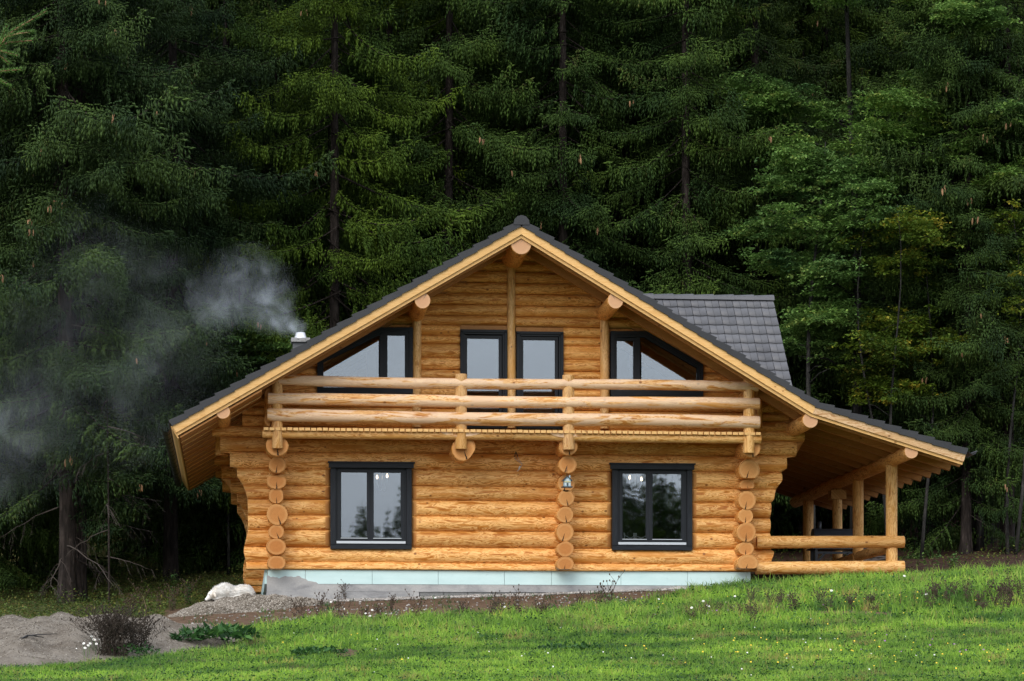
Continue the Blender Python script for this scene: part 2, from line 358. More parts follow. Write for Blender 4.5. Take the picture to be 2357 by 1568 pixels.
# ------------------------------------------------------------------ logs
LR=random.Random(5)
def log(name,p0,p1,r,parent,mats=('wood','end'),rz=None,cut0=False,cut1=False,flat=None,flattop=None,end0=None,end1=None,bend=.012,n=22,rough=.02,crackrot=None,taper=0,knobs=True,out=Vector((0,-1,0))):
    """a peeled log from p0 to p1; r = radius sideways, rz = radius upwards; cutN = scooped back beside a window;
    endN(z) -> x, a shaped end"""
    p0=Vector(p0);p1=Vector(p1);a=p1-p0;Ln=a.length;a.normalize()
    rz=rz or r
    ref=Vector((0,0,1)) if abs(a.z)<.8 else Vector((0,1,0))
    b=a.cross(ref).normalized();up=b.cross(a)
    ns=max(2,int(Ln/.28)); ts=[0,.006,.02]+[.02+(Ln-.04)*i/ns for i in range(1,ns)]+[Ln-.02,Ln-.006,Ln]
    if cut0: ts=sorted(set(ts+[.05,.10,.145,.16]))
    if cut1: ts=sorted(set(ts+[Ln-.05,Ln-.10,Ln-.145,Ln-.16]))
    ph=[LR.uniform(0,6.28) for _ in range(8)]
    vs=[];uv={};u0=LR.uniform(0,60)
    per=2*math.pi*((r+rz)/2)
    for t in ts:
        e=min(t,Ln-t)
        sh=1.0 if e>.019 else (.965 if e<.003 else .99)
        rad=1+rough*math.sin(t*1.3+ph[0])+rough*.7*math.sin(t*3.1+ph[1])+taper*(t/Ln-.5)
        cz=bend*math.sin(t*.8+ph[2]);cy=bend*math.sin(t*.6+ph[3])
        for k in range(n):
            th=2*math.pi*k/n
            w=1+rough*.8*math.sin(2*th+ph[4]+t*.5)+rough*.6*math.sin(3*th+ph[5]-t*.9)
            x=math.cos(th)*r*rad*w*sh; z=math.sin(th)*rz*rad*w*sh
            if flat is not None: z=max(z,-flat*rz)
            if flattop is not None: z=min(z,flattop*rz)
            P=p0+a*t+b*(x+cy)+up*(z+cz)
            for cu,tt in ((cut0,t),(cut1,Ln-t)):
                if cu and tt<.16:
                    lim=.02+(r-.02)*math.sqrt(max(0,tt)/.16)
                    o_=(P-(p0+a*t)).dot(out)
                    if o_>lim: P=P-out*(o_-lim)
            if end0 and t<.03:
                P.x=end0(P.z)+t
            if end1 and t>Ln-.03:
                P.x=end1(P.z)-(Ln-t)
            if end0: P.x=max(P.x,end0(P.z))
            if end1: P.x=min(P.x,end1(P.z))
            uv[len(vs)]=(t+u0,per*k/n+u0*.37)
            vs.append(P)
    fs=[];ms=[];uvs=[]
    for i in range(len(ts)-1):
        for k in range(n):
            f=(i*n+k,i*n+(k+1)%n,(i+1)*n+(k+1)%n,(i+1)*n+k)
            u=[uv[j] for j in f]
            if k==n-1: u[1]=(u[1][0],per+u0*.37); u[2]=(u[2][0],per+u0*.37)
            tm=(ts[i]+ts[i+1])/2
            mm=0
            c=sum((vs[j] for j in f),Vector())/4-(p0+a*tm)
            if ((cut0 and tm<.1) or (cut1 and Ln-tm<.1)) and c.dot(out)>.0 and abs(c.dot(up))<rz*.8: mm=1; u=[(.3,.3)]*4
            fs.append(f);uvs.append(u);ms.append(mm)
    cr=LR.uniform(-.5,.5) if crackrot is None else crackrot
    for side in (0,1):
        base=0 if side==0 else (len(ts)-1)*n
        ring=[base+k for k in range(n)]
        if side==0: ring=ring[::-1]
        fs.append(tuple(ring)); ms.append(1)
        u=[]
        for j in ring:
            q=vs[j]-(p0 if side==0 else p1); x=q.dot(b)/r; z=q.dot(up)/rz
            if side==0: x=-x
            u.append((x*math.cos(cr)-z*math.sin(cr),x*math.sin(cr)+z*math.cos(cr)))
        uvs.append(u)
    mb=MB(); mb.add(vs,fs,uvs,ms,True)
    # caps flat shaded
    mb.sm[-1]=mb.sm[-2]=False
    return mb.build(name,[M[x] for x in mats],parent)
PXM=F/D
def wx(px,Y=0): return at(px,1000,Y).x
def wz(py,px=1110,Y=0): return at(px,py,Y).z
exec_order=[]

# ------------------------------------------------------------------ the log house
random.seed(3)
house=empty('log_house',(wx(1178),4.5,at(1178,1366).z),0,'two-storey house of honey-coloured round logs under a charcoal tiled gable roof','house')
HP=house.location.copy()
class ShiftParent: pass
def under(o,parent):
    o.parent=parent; return o
# everything is modelled in world coordinates; the house empty is given an inverse so that parts stay in place
def fix_tree(root):
    inv=Matrix.Translation(-root.location)
    for ch in root.children: ch.matrix_parent_inverse=inv

YB=9.9; YM=6.5
# ---- front wall
mb=MB(); xl,xr=wx(640),wx(1716)
# dark cores between storeys, leaving the window openings free
def wall_core(mb, x0,x1,z0,z1,y0,y1,holes):
    xs=sorted({x0,x1,*[h[0] for h in holes],*[h[1] for h in holes]})
    for a,b in zip(xs[:-1],xs[1:]):
        hs=[h for h in holes if h[0]<=a+1e-6 and h[1]>=b-1e-6]
        if not hs: mb.box(((a+b)/2,(y0+y1)/2,(z0+z1)/2),(b-a,y1-y0,z1-z0))
        else:
            h=hs[0]
            if h[2]-z0>.01: mb.box(((a+b)/2,(y0+y1)/2,(z0+h[2])/2),(b-a,y1-y0,h[2]-z0))
            if z1-h[3]>.01: mb.box(((a+b)/2,(y0+y1)/2,(z1+h[3])/2),(b-a,y1-y0,z1-h[3]))
WL=(wx(762),wx(946)); WR=(wx(1411),wx(1591)); WZ=(wz(1262),wz(1076))
wall_core(mb,xl,xr,wz(1310),wz(985),.14,.22,[(WL[0],WL[1],WZ[0],WZ[1]),(WR[0],WR[1],WZ[0],WZ[1])])
front=mb.build('front_wall',M['wood'],house)
# shaped ends of the corner logs
def prof(pts,sgn):
    P=[(at(x,y).x,at(x,y).z) for x,y in pts]; P.sort(key=lambda q:q[1])
    zs=[p[1] for p in P]; xs=[p[0] for p in P]
    return lambda z: float(np.interp(z,zs,xs))
profL=prof([(487,979),(488,1003),(506,1004.5),(506.5,1040),(529,1041),(529.5,1074),(545,1075.5),(546,1097),(553,1104),(560,1118),(566,1132),(570,1150),(571,1223),(568,1235),(562,1258),(561,1270),(565,1285),(567,1300),(567,1314)],-1)
profR=prof([(1853,990),(1853,1016.5),(1834.7,1017.5),(1834.7,1050),(1812,1051),(1812,1078.5),(1801,1079),(1801,1106),(1790,1122),(1784,1135),(1783,1148),(1777,1158),(1774,1200),(1774,1223),(1776,1250),(1776,1264),(1783,1268),(1782,1276),(1776,1290),(1776,1316)],1)
courses=[(1313,1298.3),(1298.3,1260.3),(1260.3,1222.6),(1222.6,1188.7),(1188.7,1152.1),(1152.1,1119.9),(1119.9,1081.4),(1081.4,1043.7),(1043.7,1009),(1009,984)]
def course_logs(Y,parent,openings,full=True,names='log',mid=True):
    for i,(b,t) in enumerate(courses):
        zc=(wz(b)+wz(t))/2; hz=(wz(t)-wz(b))/2
        if i==0: zc=wz(1313)+.03; hz=.135
        L0=profL(zc);R0=profR(zc)
        spans=[(L0,R0)]
        if openings and 2<=i<=6: spans=[(L0,WL[0]-.012),(WL[1]+.012,WR[0]-.012),(WR[1]+.012,R0)]
        elif not mid: spans=[(L0,wx(690)),(wx(1680),R0)]
        for j,(a,c) in enumerate(spans):
            e0=profL if j==0 else None; e1=profR if j==len(spans)-1 else None
            log(names,(a,Y+.17,zc),(c,Y+.17,zc),.17+LR.uniform(-.006,.008),parent,rz=hz*1.045,end0=e0,end1=e1,cut0=(openings and 2<=i<=6 and j>0),cut1=(openings and 2<=i<=6 and j<len(spans)-1),
                flat=(.2 if i==0 else None),bend=.006)
course_logs(0,front,True)
mb=MB(); wall_core(mb,xl,xr,wz(1310),wz(985),YM+.14,YM+.2,[])
midw=mb.build('middle_wall',M['wood'],house); course_logs(YM,midw,False,mid=False)
mb=MB(); wall_core(mb,xl,xr,wz(1310),wz(985),YB+.14,YB+.22,[])
backw=mb.build('back_wall',M['wood'],house); course_logs(YB,backw,False,mid=False)
# ---- cross walls: stacks of logs running into the house, their sawn ends showing in front
def stack(name, pts, y0, y1, nm='log'):
    mb=MB(); x=wx(pts[0][0]); 
    mb.box((x,(1.0+YB)/2,(wz(1310)+wz(1040))/2),(.08,YB-1.0,wz(1040)-wz(1310)))
    w=mb.build(name,M['wood'],house)
    for i,(px,py,rx,ry,yf,fl) in enumerate(pts):
        k=(D+yf)/D
        c=at(px,py,yf)
        log(nm,(c.x,yf,c.z),(c.x,y1,c.z),rx/PXM*k,w,rz=ry/PXM*k,flat=fl if fl and fl>0 else None,flattop=(-fl if fl and fl<0 else None),crackrot=LR.uniform(-.35,.35),bend=.004,rough=.03)
    return w
def c5(x,y,w,h,yf,fl=None): return (345.3+.2936*x,949.5+.2936*y,.2936*w/2,.2936*h/2,yf,fl)
def c6(x,y,w,h,yf,fl=None): return (863.1+.2752*x,978.2+.2752*y,.2752*w/2,.2752*h/2,yf,fl)
def c4(x,y,w,h,yf,fl=None): return (1668.8+.2936*x,920.7+.2936*y,.2936*w/2,.2936*h/2,yf,fl)
stack('left_side_wall',[c5(996,262,183,158,-.93,-.80),c5(998,409,134,128,-.55),c5(992,538,156,126,-.42,-.6),c5(990,654,118,134,-.38),c5(999,800,172,170,-.4),c5(990,935,121,114,-.38),c5(991,1052,152,130,-.4),c5(992,1180,141,118,-.42,.72)],0,YB+.6)
stack('cross_wall',[c6(1618,180,150,150,-.93),c6(1611,330,150,152,-.75),c6(1600,488,150,150,-.4),c6(1600,612,138,138,-.4),c6(1592,750,146,142,-.4),c6(1590,897,146,154,-.38),c6(1592,1038,146,130,-.4),c6(1592,1165,148,124,-.4,.68)],0,YB)
stack('right_side_wall',[c4(207,378,148,146,-.93),c4(190,548,166,160,-.5,.8),c4(172,668,120,90,-.3,.6),c4(172,787,142,152,-.42),c4(164,908,124,118,-.4),c4(168,1037,158,162,-.45),c4(164,1166,128,110,-.42),c4(180,1280,170,135,-.5,.62)],0,YB+.6)
# floor beam between the doors (its end carries a balcony post)
fb=at(863.1+.2752*742,978.2+.2752*205,-.94)
beamlog=log('floor_beam',(fb.x,-.94,fb.z),(fb.x,.4,fb.z),27.5/PXM,house,rz=26/PXM,flattop=.80,rough=.07,crackrot=.3)

# ---- roof geometry (measured in the plane of the barge boards)
YF=-1.9; YR=11.0
def P2(px,py,Y=YF): v=at(px,py,Y); return np.array((v.x,v.z))
Ap=P2(1200,505); El=P2(390,970); Kk=P2(1882,925); Er=P2(2226,1035)
def off(a,b,d):          # shift a line a-b downwards by d, perpendicular
    t=(b-a)/np.linalg.norm(b-a); n=np.array((-t[1],t[0])); 
    if n[1]>0: n=-n
    return a+n*d,b+n*d
def isect(a,b,c,d):
    A=np.array([b-a,-(d-c)]).T; s=np.linalg.solve(A,c-a); return a+(b-a)*s[0]
def layer(d):
    l0,l1=off(El,Ap,d); r0,r1=off(Ap,Kk,d); e0,e1=off(Kk,Er,d)
    return [l0,isect(l0,l1,r0,r1),isect(r0,r1,e0,e1),e1]
def band(d0,d1): a=layer(d0);b=layer(d1); return a,b
def segs(d0,d1,trim=(0,0)):
    a,b=band(d0,d1); return [[a[i],a[i+1],b[i+1],b[i]] for i in range(3)]
mb=MB()
for q in segs(.11,.16): mb.prism([tuple(p) for p in q],YF+.02,YR)
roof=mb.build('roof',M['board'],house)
for q in segs(.09,.255): 
    mb=MB(); mb.prism([tuple(p) for p in q],YF-.02,YF+.02); mb.build('barge_board',M['barge' if q[0][0]<Kk[0]-.3 and q[1][0]<Kk[0]+.3 else 'stain'],roof)
for q in segs(.20,.315): 
    mb=MB(); mb.prism([tuple(p) for p in q],YF+.024,YF+.06); mb.build('barge_board',M['barge'],roof)
# rafters
nr=15
for i in range(nr):
    y=YF+.25+ (YR-YF-.5)*i/(nr-1)
    sg=segs(.165,.34)
    for s,q in enumerate(sg):
        dd=.165,(.345 if s!=0 else .345)
        mb=MB(); q=[tuple(p) for p in q]
        if s==0: # upper left rafters, the eave part is boarded below
            pass
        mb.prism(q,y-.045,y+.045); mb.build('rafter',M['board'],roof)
# boarded soffit under the left eave
a,b=band(.352,.375); lo=a[0]; hi=a[0]+(a[1]-a[0])*.24; lo2=b[0]; hi2=b[0]+(b[1]-b[0])*.24
mb=MB()
yy=YF+.07; 
while yy<YR-.05:
    mb.prism([tuple(lo+(hi-lo)*.015),tuple(hi),tuple(hi2),tuple(lo2+(hi2-lo2)*.015)],yy,min(yy+.83,YR)); yy+=.86
mb.prism([tuple(lo+(hi-lo)*.012),tuple(hi),tuple(hi+np.array((0,.012))),tuple(lo+np.array((0.012,.012)))],YF+.07,YR)
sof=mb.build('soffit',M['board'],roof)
yy=YF+.92
while yy<YR-.1:
    q0=lo+(hi-lo)*.02+np.array((.0,-.05)); q1=hi+np.array((.0,-.05)); mb=MB(); mb.prism([tuple(q0),tuple(q1),tuple(q1+np.array((0,.02))),tuple(q0+np.array((0,.02)))],yy-.018,yy+.018); mb.build('batten',M['barge'],sof); yy+=.86
mb=MB(); f0,f1=band(.1,.37); 
mb.prism([tuple(f0[0]),tuple(f0[0]+np.array((-.03,0.0))),tuple(f1[0]+np.array((-.03,0))),tuple(f1[0])],YF+.07,YR); mb.build('fascia',M['barge'],roof)

# tiles: courses of curved-bottom tiles laid down a slope
def tiles(name, mat_, O, U, V, width, length, parent, tw=.315, gauge=.34, clipfn=None, first=0.0, last_over=.0, seed=1):
    """O = top corner, U = along the ridge, V = down the slope (unit). One mesh."""
    U=Vector(U).normalized();V=Vector(V).normalized();N=U.cross(V)
    if N.z<0:N=-N
    rn=random.Random(seed); nseg=6
    Vv=[];Ff=[];tone=[]
    rows=int(math.ceil(length/gauge)); colsN=int(round(width/tw)); tw=width/colsN
    for r_ in range(rows):
        v0=first+r_*gauge; v1=min(v0+gauge*1.02,length); vb=max(v0-.02,0)
        for c in range(colsN):
            u0=c*tw; 
            if clipfn and not clipfn(O+U*(u0+tw/2)+V*v1): continue
            tn=rn.random(); g=.006
            for half in (0,1):
                ua=u0+half*tw/2+ (g if half==0 else .003); ub=u0+(half+1)*tw/2-(g if half==1 else .003)
                base=len(Vv); jj=rn.uniform(-.002,.002)
                h0=.022; h1=.052+jj
                npt=4
                top=[];bot=[];und=[]
                for k in range(npt):
                    f=k/(npt-1); u=ua+(ub-ua)*f
                    uu=(u-u0)/tw; sag=.026*(math.sin(math.pi*uu)-.6)
                    p=O+U*u+V*vb+N*h0; q=O+U*u+V*(v1+sag)+N*h1; w=O+U*u+V*(v1+sag-.004)+N*(h1-.028)
                    Vv+= [tuple(p),tuple(q),tuple(w)]; tone+=[tn]*3
                for k in range(npt-1):
                    b=base+k*3
                    Ff.append((b,b+1,b+4,b+3)); Ff.append((b+1,b+2,b+5,b+4))
                b=base; e=base+(npt-1)*3
                Ff.append((b,b+2,b+1,b)) if False else None
    V_=np.array(Vv);F_=np.array([f for f in Ff if f])
    me=fastmesh(name,V_,F_,np.zeros((len(V_),2)),[mat_],attr={'tone':np.array(tone)})
    return link(name,me,parent)
TL=np.linalg.norm(Ap-El); 
def v3(p,y): return Vector((p[0],y,p[1]))
lay=layer(.075)
tiles('roof_tiles',M['tile'],v3(lay[1],YF+.02),(0,1,0),v3(lay[0],0)-v3(lay[1],0),YR-YF,np.linalg.norm(lay[0]-lay[1])+.04,roof)
tiles('roof_tiles',M['tile'],v3(lay[1],YF+.02),(0,1,0),v3(lay[2],0)-v3(lay[1],0),YR-YF,np.linalg.norm(lay[2]-lay[1]),roof,seed=2)
tiles('roof_tiles',M['tile'],v3(lay[2],YF+.02),(0,1,0),v3(lay[3],0)-v3(lay[2],0),YR-YF,np.linalg.norm(lay[3]-lay[2])+.05,roof,seed=3)
# verge tiles: one stepped block per course along the front edge
def verge(a,b,n0,rev=False):
    a=v3(a,0);b=v3(b,0);t=(b-a);Ln=t.length;t.normalize();nn=Vector((-t.z,0,t.x)); 
    if nn.z<0: nn=-nn
    n=max(1,int(round(Ln/.34)));g=Ln/n
    for i in range(n):
        mb=MB(); ang=random.uniform(-.004,.004)
        p=a+t*(i*g-.015); q=a+t*((i+1)*g+.006)
        lo=.0;hi0=.078;hi1=.125+ang
        poly=[p+nn*(-.030),q+nn*(-.012),q+nn*hi1,p+nn*hi0]
        poly=[(v.x,v.z) for v in poly]
        y0=YF-.055-.004*(i%2)
        mb.prism(poly,y0,YF+.16)
        o=mb.build('verge_tile',M['tile'],roof)
lv=layer(.095)
verge(lv[1],lv[0],0); verge(lv[1],lv[2],0); verge(lv[2],lv[3],0)
# ridge caps
mb=MB(); ap=v3(Ap,0)
y=YF-.07; k=0
while y<YR:
    prof_=[(-.15,-.10),(-.135,-.01),(-.08,.055),(0,.078),(.08,.055),(.135,-.01),(.15,-.10)]
    s0=1.06; s1=.95
    vs=[(ap.x+x*s0,y,ap.z+z*s0-.01) for x,z in prof_]+[(ap.x+x*s1,y+.36,ap.z+z*s1-.02) for x,z in prof_]
    fs=[(i,i+1,i+8,i+7) for i in range(6)]
    mb.add(vs,fs,None,0,True)
    if k==0: mb.add([v for v in vs[:7]],[tuple(range(7))],None,0)
    y+=.34;k+=1
mb.build('ridge_cap',M['tile'],roof)
# purlins
def purl(px,py,r,yb=YR-.3,m=('gable','endp'),yf=YF+.06,**k):
    c=at(px,py,yf); return log('purlin',(c.x,yf,c.z),(c.x,yb,c.z),r/PXM*(D+yf)/D,roof,mats=m,bend=.004,rough=.02,**k)
purl(1199,561,24.5,crackrot=2.8); purl(972.5,692,18.6,crackrot=2.6); purl(1417,692,19,crackrot=-2.6)
purl(513.7,948.4,16.4,crackrot=3.0); purl(1865,967,18.3,m=('wood','endp'),crackrot=3.0)
# gutters
def gut(p,side,m,y0,y1):
    mb=MB(); n=8; rr=.075
    ring=[]
    for k in range(n+1):
        t=math.pi+math.pi*k/n; ring.append((p[0]+math.cos(t)*rr,p[1]+math.sin(t)*rr))
    ring2=[(p[0]+math.cos(math.pi+math.pi*k/n)*(rr-.006),p[1]+math.sin(math.pi+math.pi*k/n)*(rr-.006)) for k in range(n,-1,-1)]
    full=ring+ring2
    nn=len(full); vs=[(x,y0,z) for x,z in full]+[(x,y1,z) for x,z in full]
    fs=[(i,(i+1)%nn,(i+1)%nn+nn,i+nn) for i in range(nn)]
    mb.add(vs,fs,None,0,False)
    mb.tube([(p[0]+side*rr,y0,p[1]),(p[0]+side*rr,y1,p[1])],.012,6)
    y=y0+.5
    while y<y1: # brackets
        for k in range(n):
            t=math.pi+math.pi*(k+.5)/n; 
            mb.box((p[0]+math.cos(t)*(rr+.004),y,p[1]+math.sin(t)*(rr+.004)),(.035,.03,.006),rot=Matrix.Rotation(-(t+math.pi/2),3,'Y'))
        y+=.9
    return mb.build('gutter',m,roof)
gl_=P2(388,985); gut((gl_[0]-.05,gl_[1]-.02),-1,M['gutter'],YF-.02,YR)
gr_=P2(2232,1040); gut((gr_[0]+.04,gr_[1]-.0),1,M['zinc'],YF-.12,YR)

# ---- dormer on the right slope: its front slope of grey tiles
DY=5.6
rl=at(1395,673,DY); rr_=at(1777,683,DY); lowp=at(1822,887,DY-2.45)
dz=rr_.z-lowp.z; sl=Vector((0,-2.45,-dz)).normalized(); slen=math.hypot(2.45,dz)
xr_=rr_.x+.02; xl_=wx(1395,DY)
def roofz(x):
    a_=layer(.0); 
    return float(np.interp(x,[p[0] for p in a_],[p[1] for p in a_]))
mb=MB()
hz=rr_.z-.05; hw=2.75; ez=hz-hw*dz/2.45
tri=[(DY-hw,ez),(DY,hz),(DY+hw,ez)]
vs=[(xl_,y,z) for y,z in tri]+[(xr_-.05,y,z) for y,z in tri]+[(xl_,y,z-.14) for y,z in tri]+[(xr_-.05,y,z-.14) for y,z in tri]
fs=[(0,1,4,3),(1,2,5,4),(6,9,10,7),(7,10,11,8),(3,4,10,9),(4,5,11,10),(0,3,9,6),(2,8,11,5)]
mb.add(vs,fs,None,0)
dorm=mb.build('dormer',M['tile'],house)
tiles('dormer_tiles',M['tile2'],Vector((xl_,DY,rr_.z-.075)),(1,0,0),sl,xr_-xl_,slen+.35,dorm,gauge=.335,tw=.315,seed=9,first=0.02)
tiles('dormer_tiles',M['tile2'],Vector((xr_,DY,rr_.z-.075)),(-1,0,0),Vector((0,2.45,-dz)),xr_-xl_,slen+.35,dorm,gauge=.335,tw=.315,seed=10,first=0.02)
mb=MB(); x=xr_+.015; k=0
while x>xl_+.3:
    mb2=MB(); pr=[(-.13,-.085),(-.10,-.01),(0,.035),(.10,-.01),(.13,-.085)]
    vs=[(x,DY+y,rr_.z+z*1.15-.0) for y,z in pr]+[(x-.47,DY+y*.92,rr_.z+z*.92-.014) for y,z in pr]
    mb2.add(vs,[(i,i+1,i+6,i+5) for i in range(4)]+[tuple(range(5))],None,0,False); mb2.build('ridge_tile',M['tile2'],dorm); x-=.45
mb=MB(); mb.add([(xr_-.5,DY-1.9,ez+.5),(xr_-.5,DY+1.9,ez+.5),(xr_-.5,DY,hz-.25),(xr_-.58,DY-1.9,ez+.5),(xr_-.58,DY+1.9,ez+.5),(xr_-.58,DY,hz-.25),(xr_-.5,DY-1.9,ez-1.2),(xr_-.5,DY+1.9,ez-1.2),(xr_-.58,DY-1.9,ez-1.2),(xr_-.58,DY+1.9,ez-1.2)],
    [(0,1,2),(3,5,4),(0,6,7,1),(3,4,9,8)],None,0); mb.build('dormer_wall',M['gable'],dorm)

# ---- chimney
cy_=4.2; cc=at(691.5,785,cy_); kk=(D+cy_)/F
mb=MB(); mb.box((cc.x,cy_,cc.z-.7),(.33,.33,1.4)); chim=mb.build('chimney',mat('grey_chimney_render',(.10,.105,.115),.8),house)
mb=MB(); mb.box((cc.x,cy_,cc.z+.0),(43*kk,.46,.085)); 
for i in range(24): mb.box((cc.x+random.uniform(-.19,.19),cy_-.231,cc.z+random.uniform(-.03,.03)),(.02,.004,.015))
mb.build('chimney_cap',M['concrete'],chim)
mb=MB(); mb.lathe((cc.x,cy_,cc.z+.043),[(.145,0),(.135,.02),(.128,.03),(.098,.135),(.09,.136),(.085,.06)],20); mb.build('flue_collar',M['steel'],chim)

# ---- gable wall
mb=MB()
gz0=wz(985); u_=layer(.17)
poly=[(wx(612),gz0),(wx(1760),gz0)]
def undz(x): a_=layer(.165); return float(np.interp(x,[p[0] for p in a_],[p[1] for p in a_]))
def undx(z,left):
    a_=layer(.20)
    if left: return float(np.interp(z,[a_[0][1],a_[1][1]],[a_[0][0],a_[1][0]]))
    return float(np.interp(-z,[-a_[1][1],-a_[2][1],-a_[3][1]],[a_[1][0],a_[2][0],a_[3][0]]))
# openings of the gable (front face outlines)
dL=(wx(1060),wx(1167),wz(985),wz(759)); dR=(wx(1189.5),wx(1296.5),wz(985),wz(762))
twL=[(730,907),(730,826.7),(877,755.6),(949.6,755.6),(949.6,907)]
twR=[(1404.5,913),(1404.5,764),(1485.5,764),(1616.5,840.5),(1616.5,913)]
TWL=[(at(x,y,.1).x,at(x,y,.1).z) for x,y in twL]; TWR=[(at(x,y,.1).x,at(x,y,.1).z) for x,y in twR]
gable=None
mb=MB()
apz=u_[1][1]
# core as thin strips row by row behind the logs
def opening_spans(z):
    """x-intervals occupied by openings at height z"""
    s=[]
    for d in (dL,dR):
        if d[2]<z<d[3]: s.append((d[0],d[1]))
    zt=TWL[2][1]; zb=TWL[0][1]
    if zb<z<zt:
        x=float(np.interp(z,[TWL[1][1],TWL[2][1]],[TWL[1][0],TWL[2][0]])) if z>TWL[1][1] else TWL[0][0]
        s.append((x,TWL[3][0]))
    zt=TWR[1][1]; zb=TWR[0][1]
    if zb<z<zt:
        x=float(np.interp(-z,[-TWR[2][1],-TWR[3][1]],[TWR[2][0],TWR[3][0]])) if z>TWR[3][1] else TWR[3][0]
        s.append((TWR[0][0],x))
    return s
def free(z0,z1,xa,xb):
    sp=[]
    zs=[z0+.01,(z0+z1)/2,z1-.01]
    blocks=[]
    for z in zs:
        blocks+=opening_spans(z)
    blocks.sort(); cur=xa
    for a_,b_ in blocks:
        if b_<cur: continue
        if a_>cur+.03: sp.append((cur,min(a_,xb)))
        cur=max(cur,b_)
        if cur>=xb: break
    if cur<xb-.03: sp.append((cur,xb))
    return [s for s in sp if s[1]-s[0]>.05]
z=gz0
while z<apz-.1:
    z1=z+.06; xa=undx(z1,True);xb=undx(z1,False)
    xa=max(xa,wx(612));xb=min(xb,wx(1760))
    for a_,b_ in free(z,z1,xa,xb): mb.box(((a_+b_)/2,.19,(z+z1)/2),(b_-a_,.05,.06))
    z=z1
gable=mb.build('gable_wall',M['gable'],house)
posts=[(950,970.5,690),(1167.5,1187,585),(1382,1403,715)]
rows=[985,960,938,914,891,872,849.5,820,791.5,770,749,723.5,697,673.5,646.5,622.5,596.5,572]
bays=[(560,950),(970.5,1167.5),(1187,1382),(1403,1815)]
for bi,(a_,b_) in enumerate(bays):
    for i in range(len(rows)-1):
        jb=random.Random(bi*31+i)
        sh=lambda p: p+ (0 if bi in(0,) else (bi)*1.3)+ (((i*7+bi*5)%5)-2)*.9*(1 if 0<i else 0)
        z0,z1=wz(sh(rows[i])),wz(rows[i+1]+(bi)*1.3+((((i+1)*7+bi*5)%5)-2)*.9)
        if bi in(1,2) and 748<rows[i+1]<760: pass
        zc=(z0+z1)/2;h=(z1-z0)/2
        xa=max(wx(a_)-.02,undx(z0,True)-.02); xb=min(wx(b_)+.02,undx(z0,False)+.02); eL=(lambda z:undx(z,True)-.02) if xa>wx(a_) else None; eR=(lambda z:undx(z,False)+.02) if xb<wx(b_) else None
        if xb-xa<.1: continue
        for s0,s1 in free(z0,z1,xa,xb):
            c0=s0>xa+.05;c1=s1<xb-.05
            log('log',(s0-(.0 if not c0 else -.004),.15,zc),(s1-(.004 if c1 else 0),.15,zc),.125,gable,mats=('gable','end'),rz=h*1.04,bend=.003,rough=.014,n=16,end0=(eL if not c0 else None),end1=(eR if not c1 else None))
# slanted boards over the tapering ends of the trapezoid windows
for P in (TWL,TWR):
    i=1 if P is TWL else 2
    a_=Vector((P[i][0],.09,P[i][1]));b_=Vector((P[i+1][0],.09,P[i+1][1]))
    t=(b_-a_).normalized(); nn=Vector((-t.z,0,t.x)); 
    if nn.z<0:nn=-nn
    mb=MB(); mb.beam(a_+nn*.115-t*.1,b_+nn*.115+t*.1,.16,.20); mb.build('slanted_board',M['gable'],gable)
# lintel boards over the doors
mb=MB(); x0,x1=wx(1060),wx(1166.5); mb.box(((x0+x1)/2,.1,(wz(759)+wz(749))/2),(x1-x0,.16,wz(749)-wz(759)-.004)); mb.build('lintel',M['board'],gable)
mb=MB(); x0,x1=wx(1188),wx(1297); mb.box(((x0+x1)/2,.1,(wz(762)+wz(752))/2),(x1-x0,.16,wz(752)-wz(762)-.004)); mb.build('lintel',M['board'],gable)
for a_,b_,t in posts:
    x=(wx(a_)+wx(b_))/2; r=(wx(b_)-wx(a_))/2
    log('post',(x,.03,wz(985)),(x,.03,wz(t)),r,gable,mats=('post','end'),bend=.004,rough=.015,n=18)

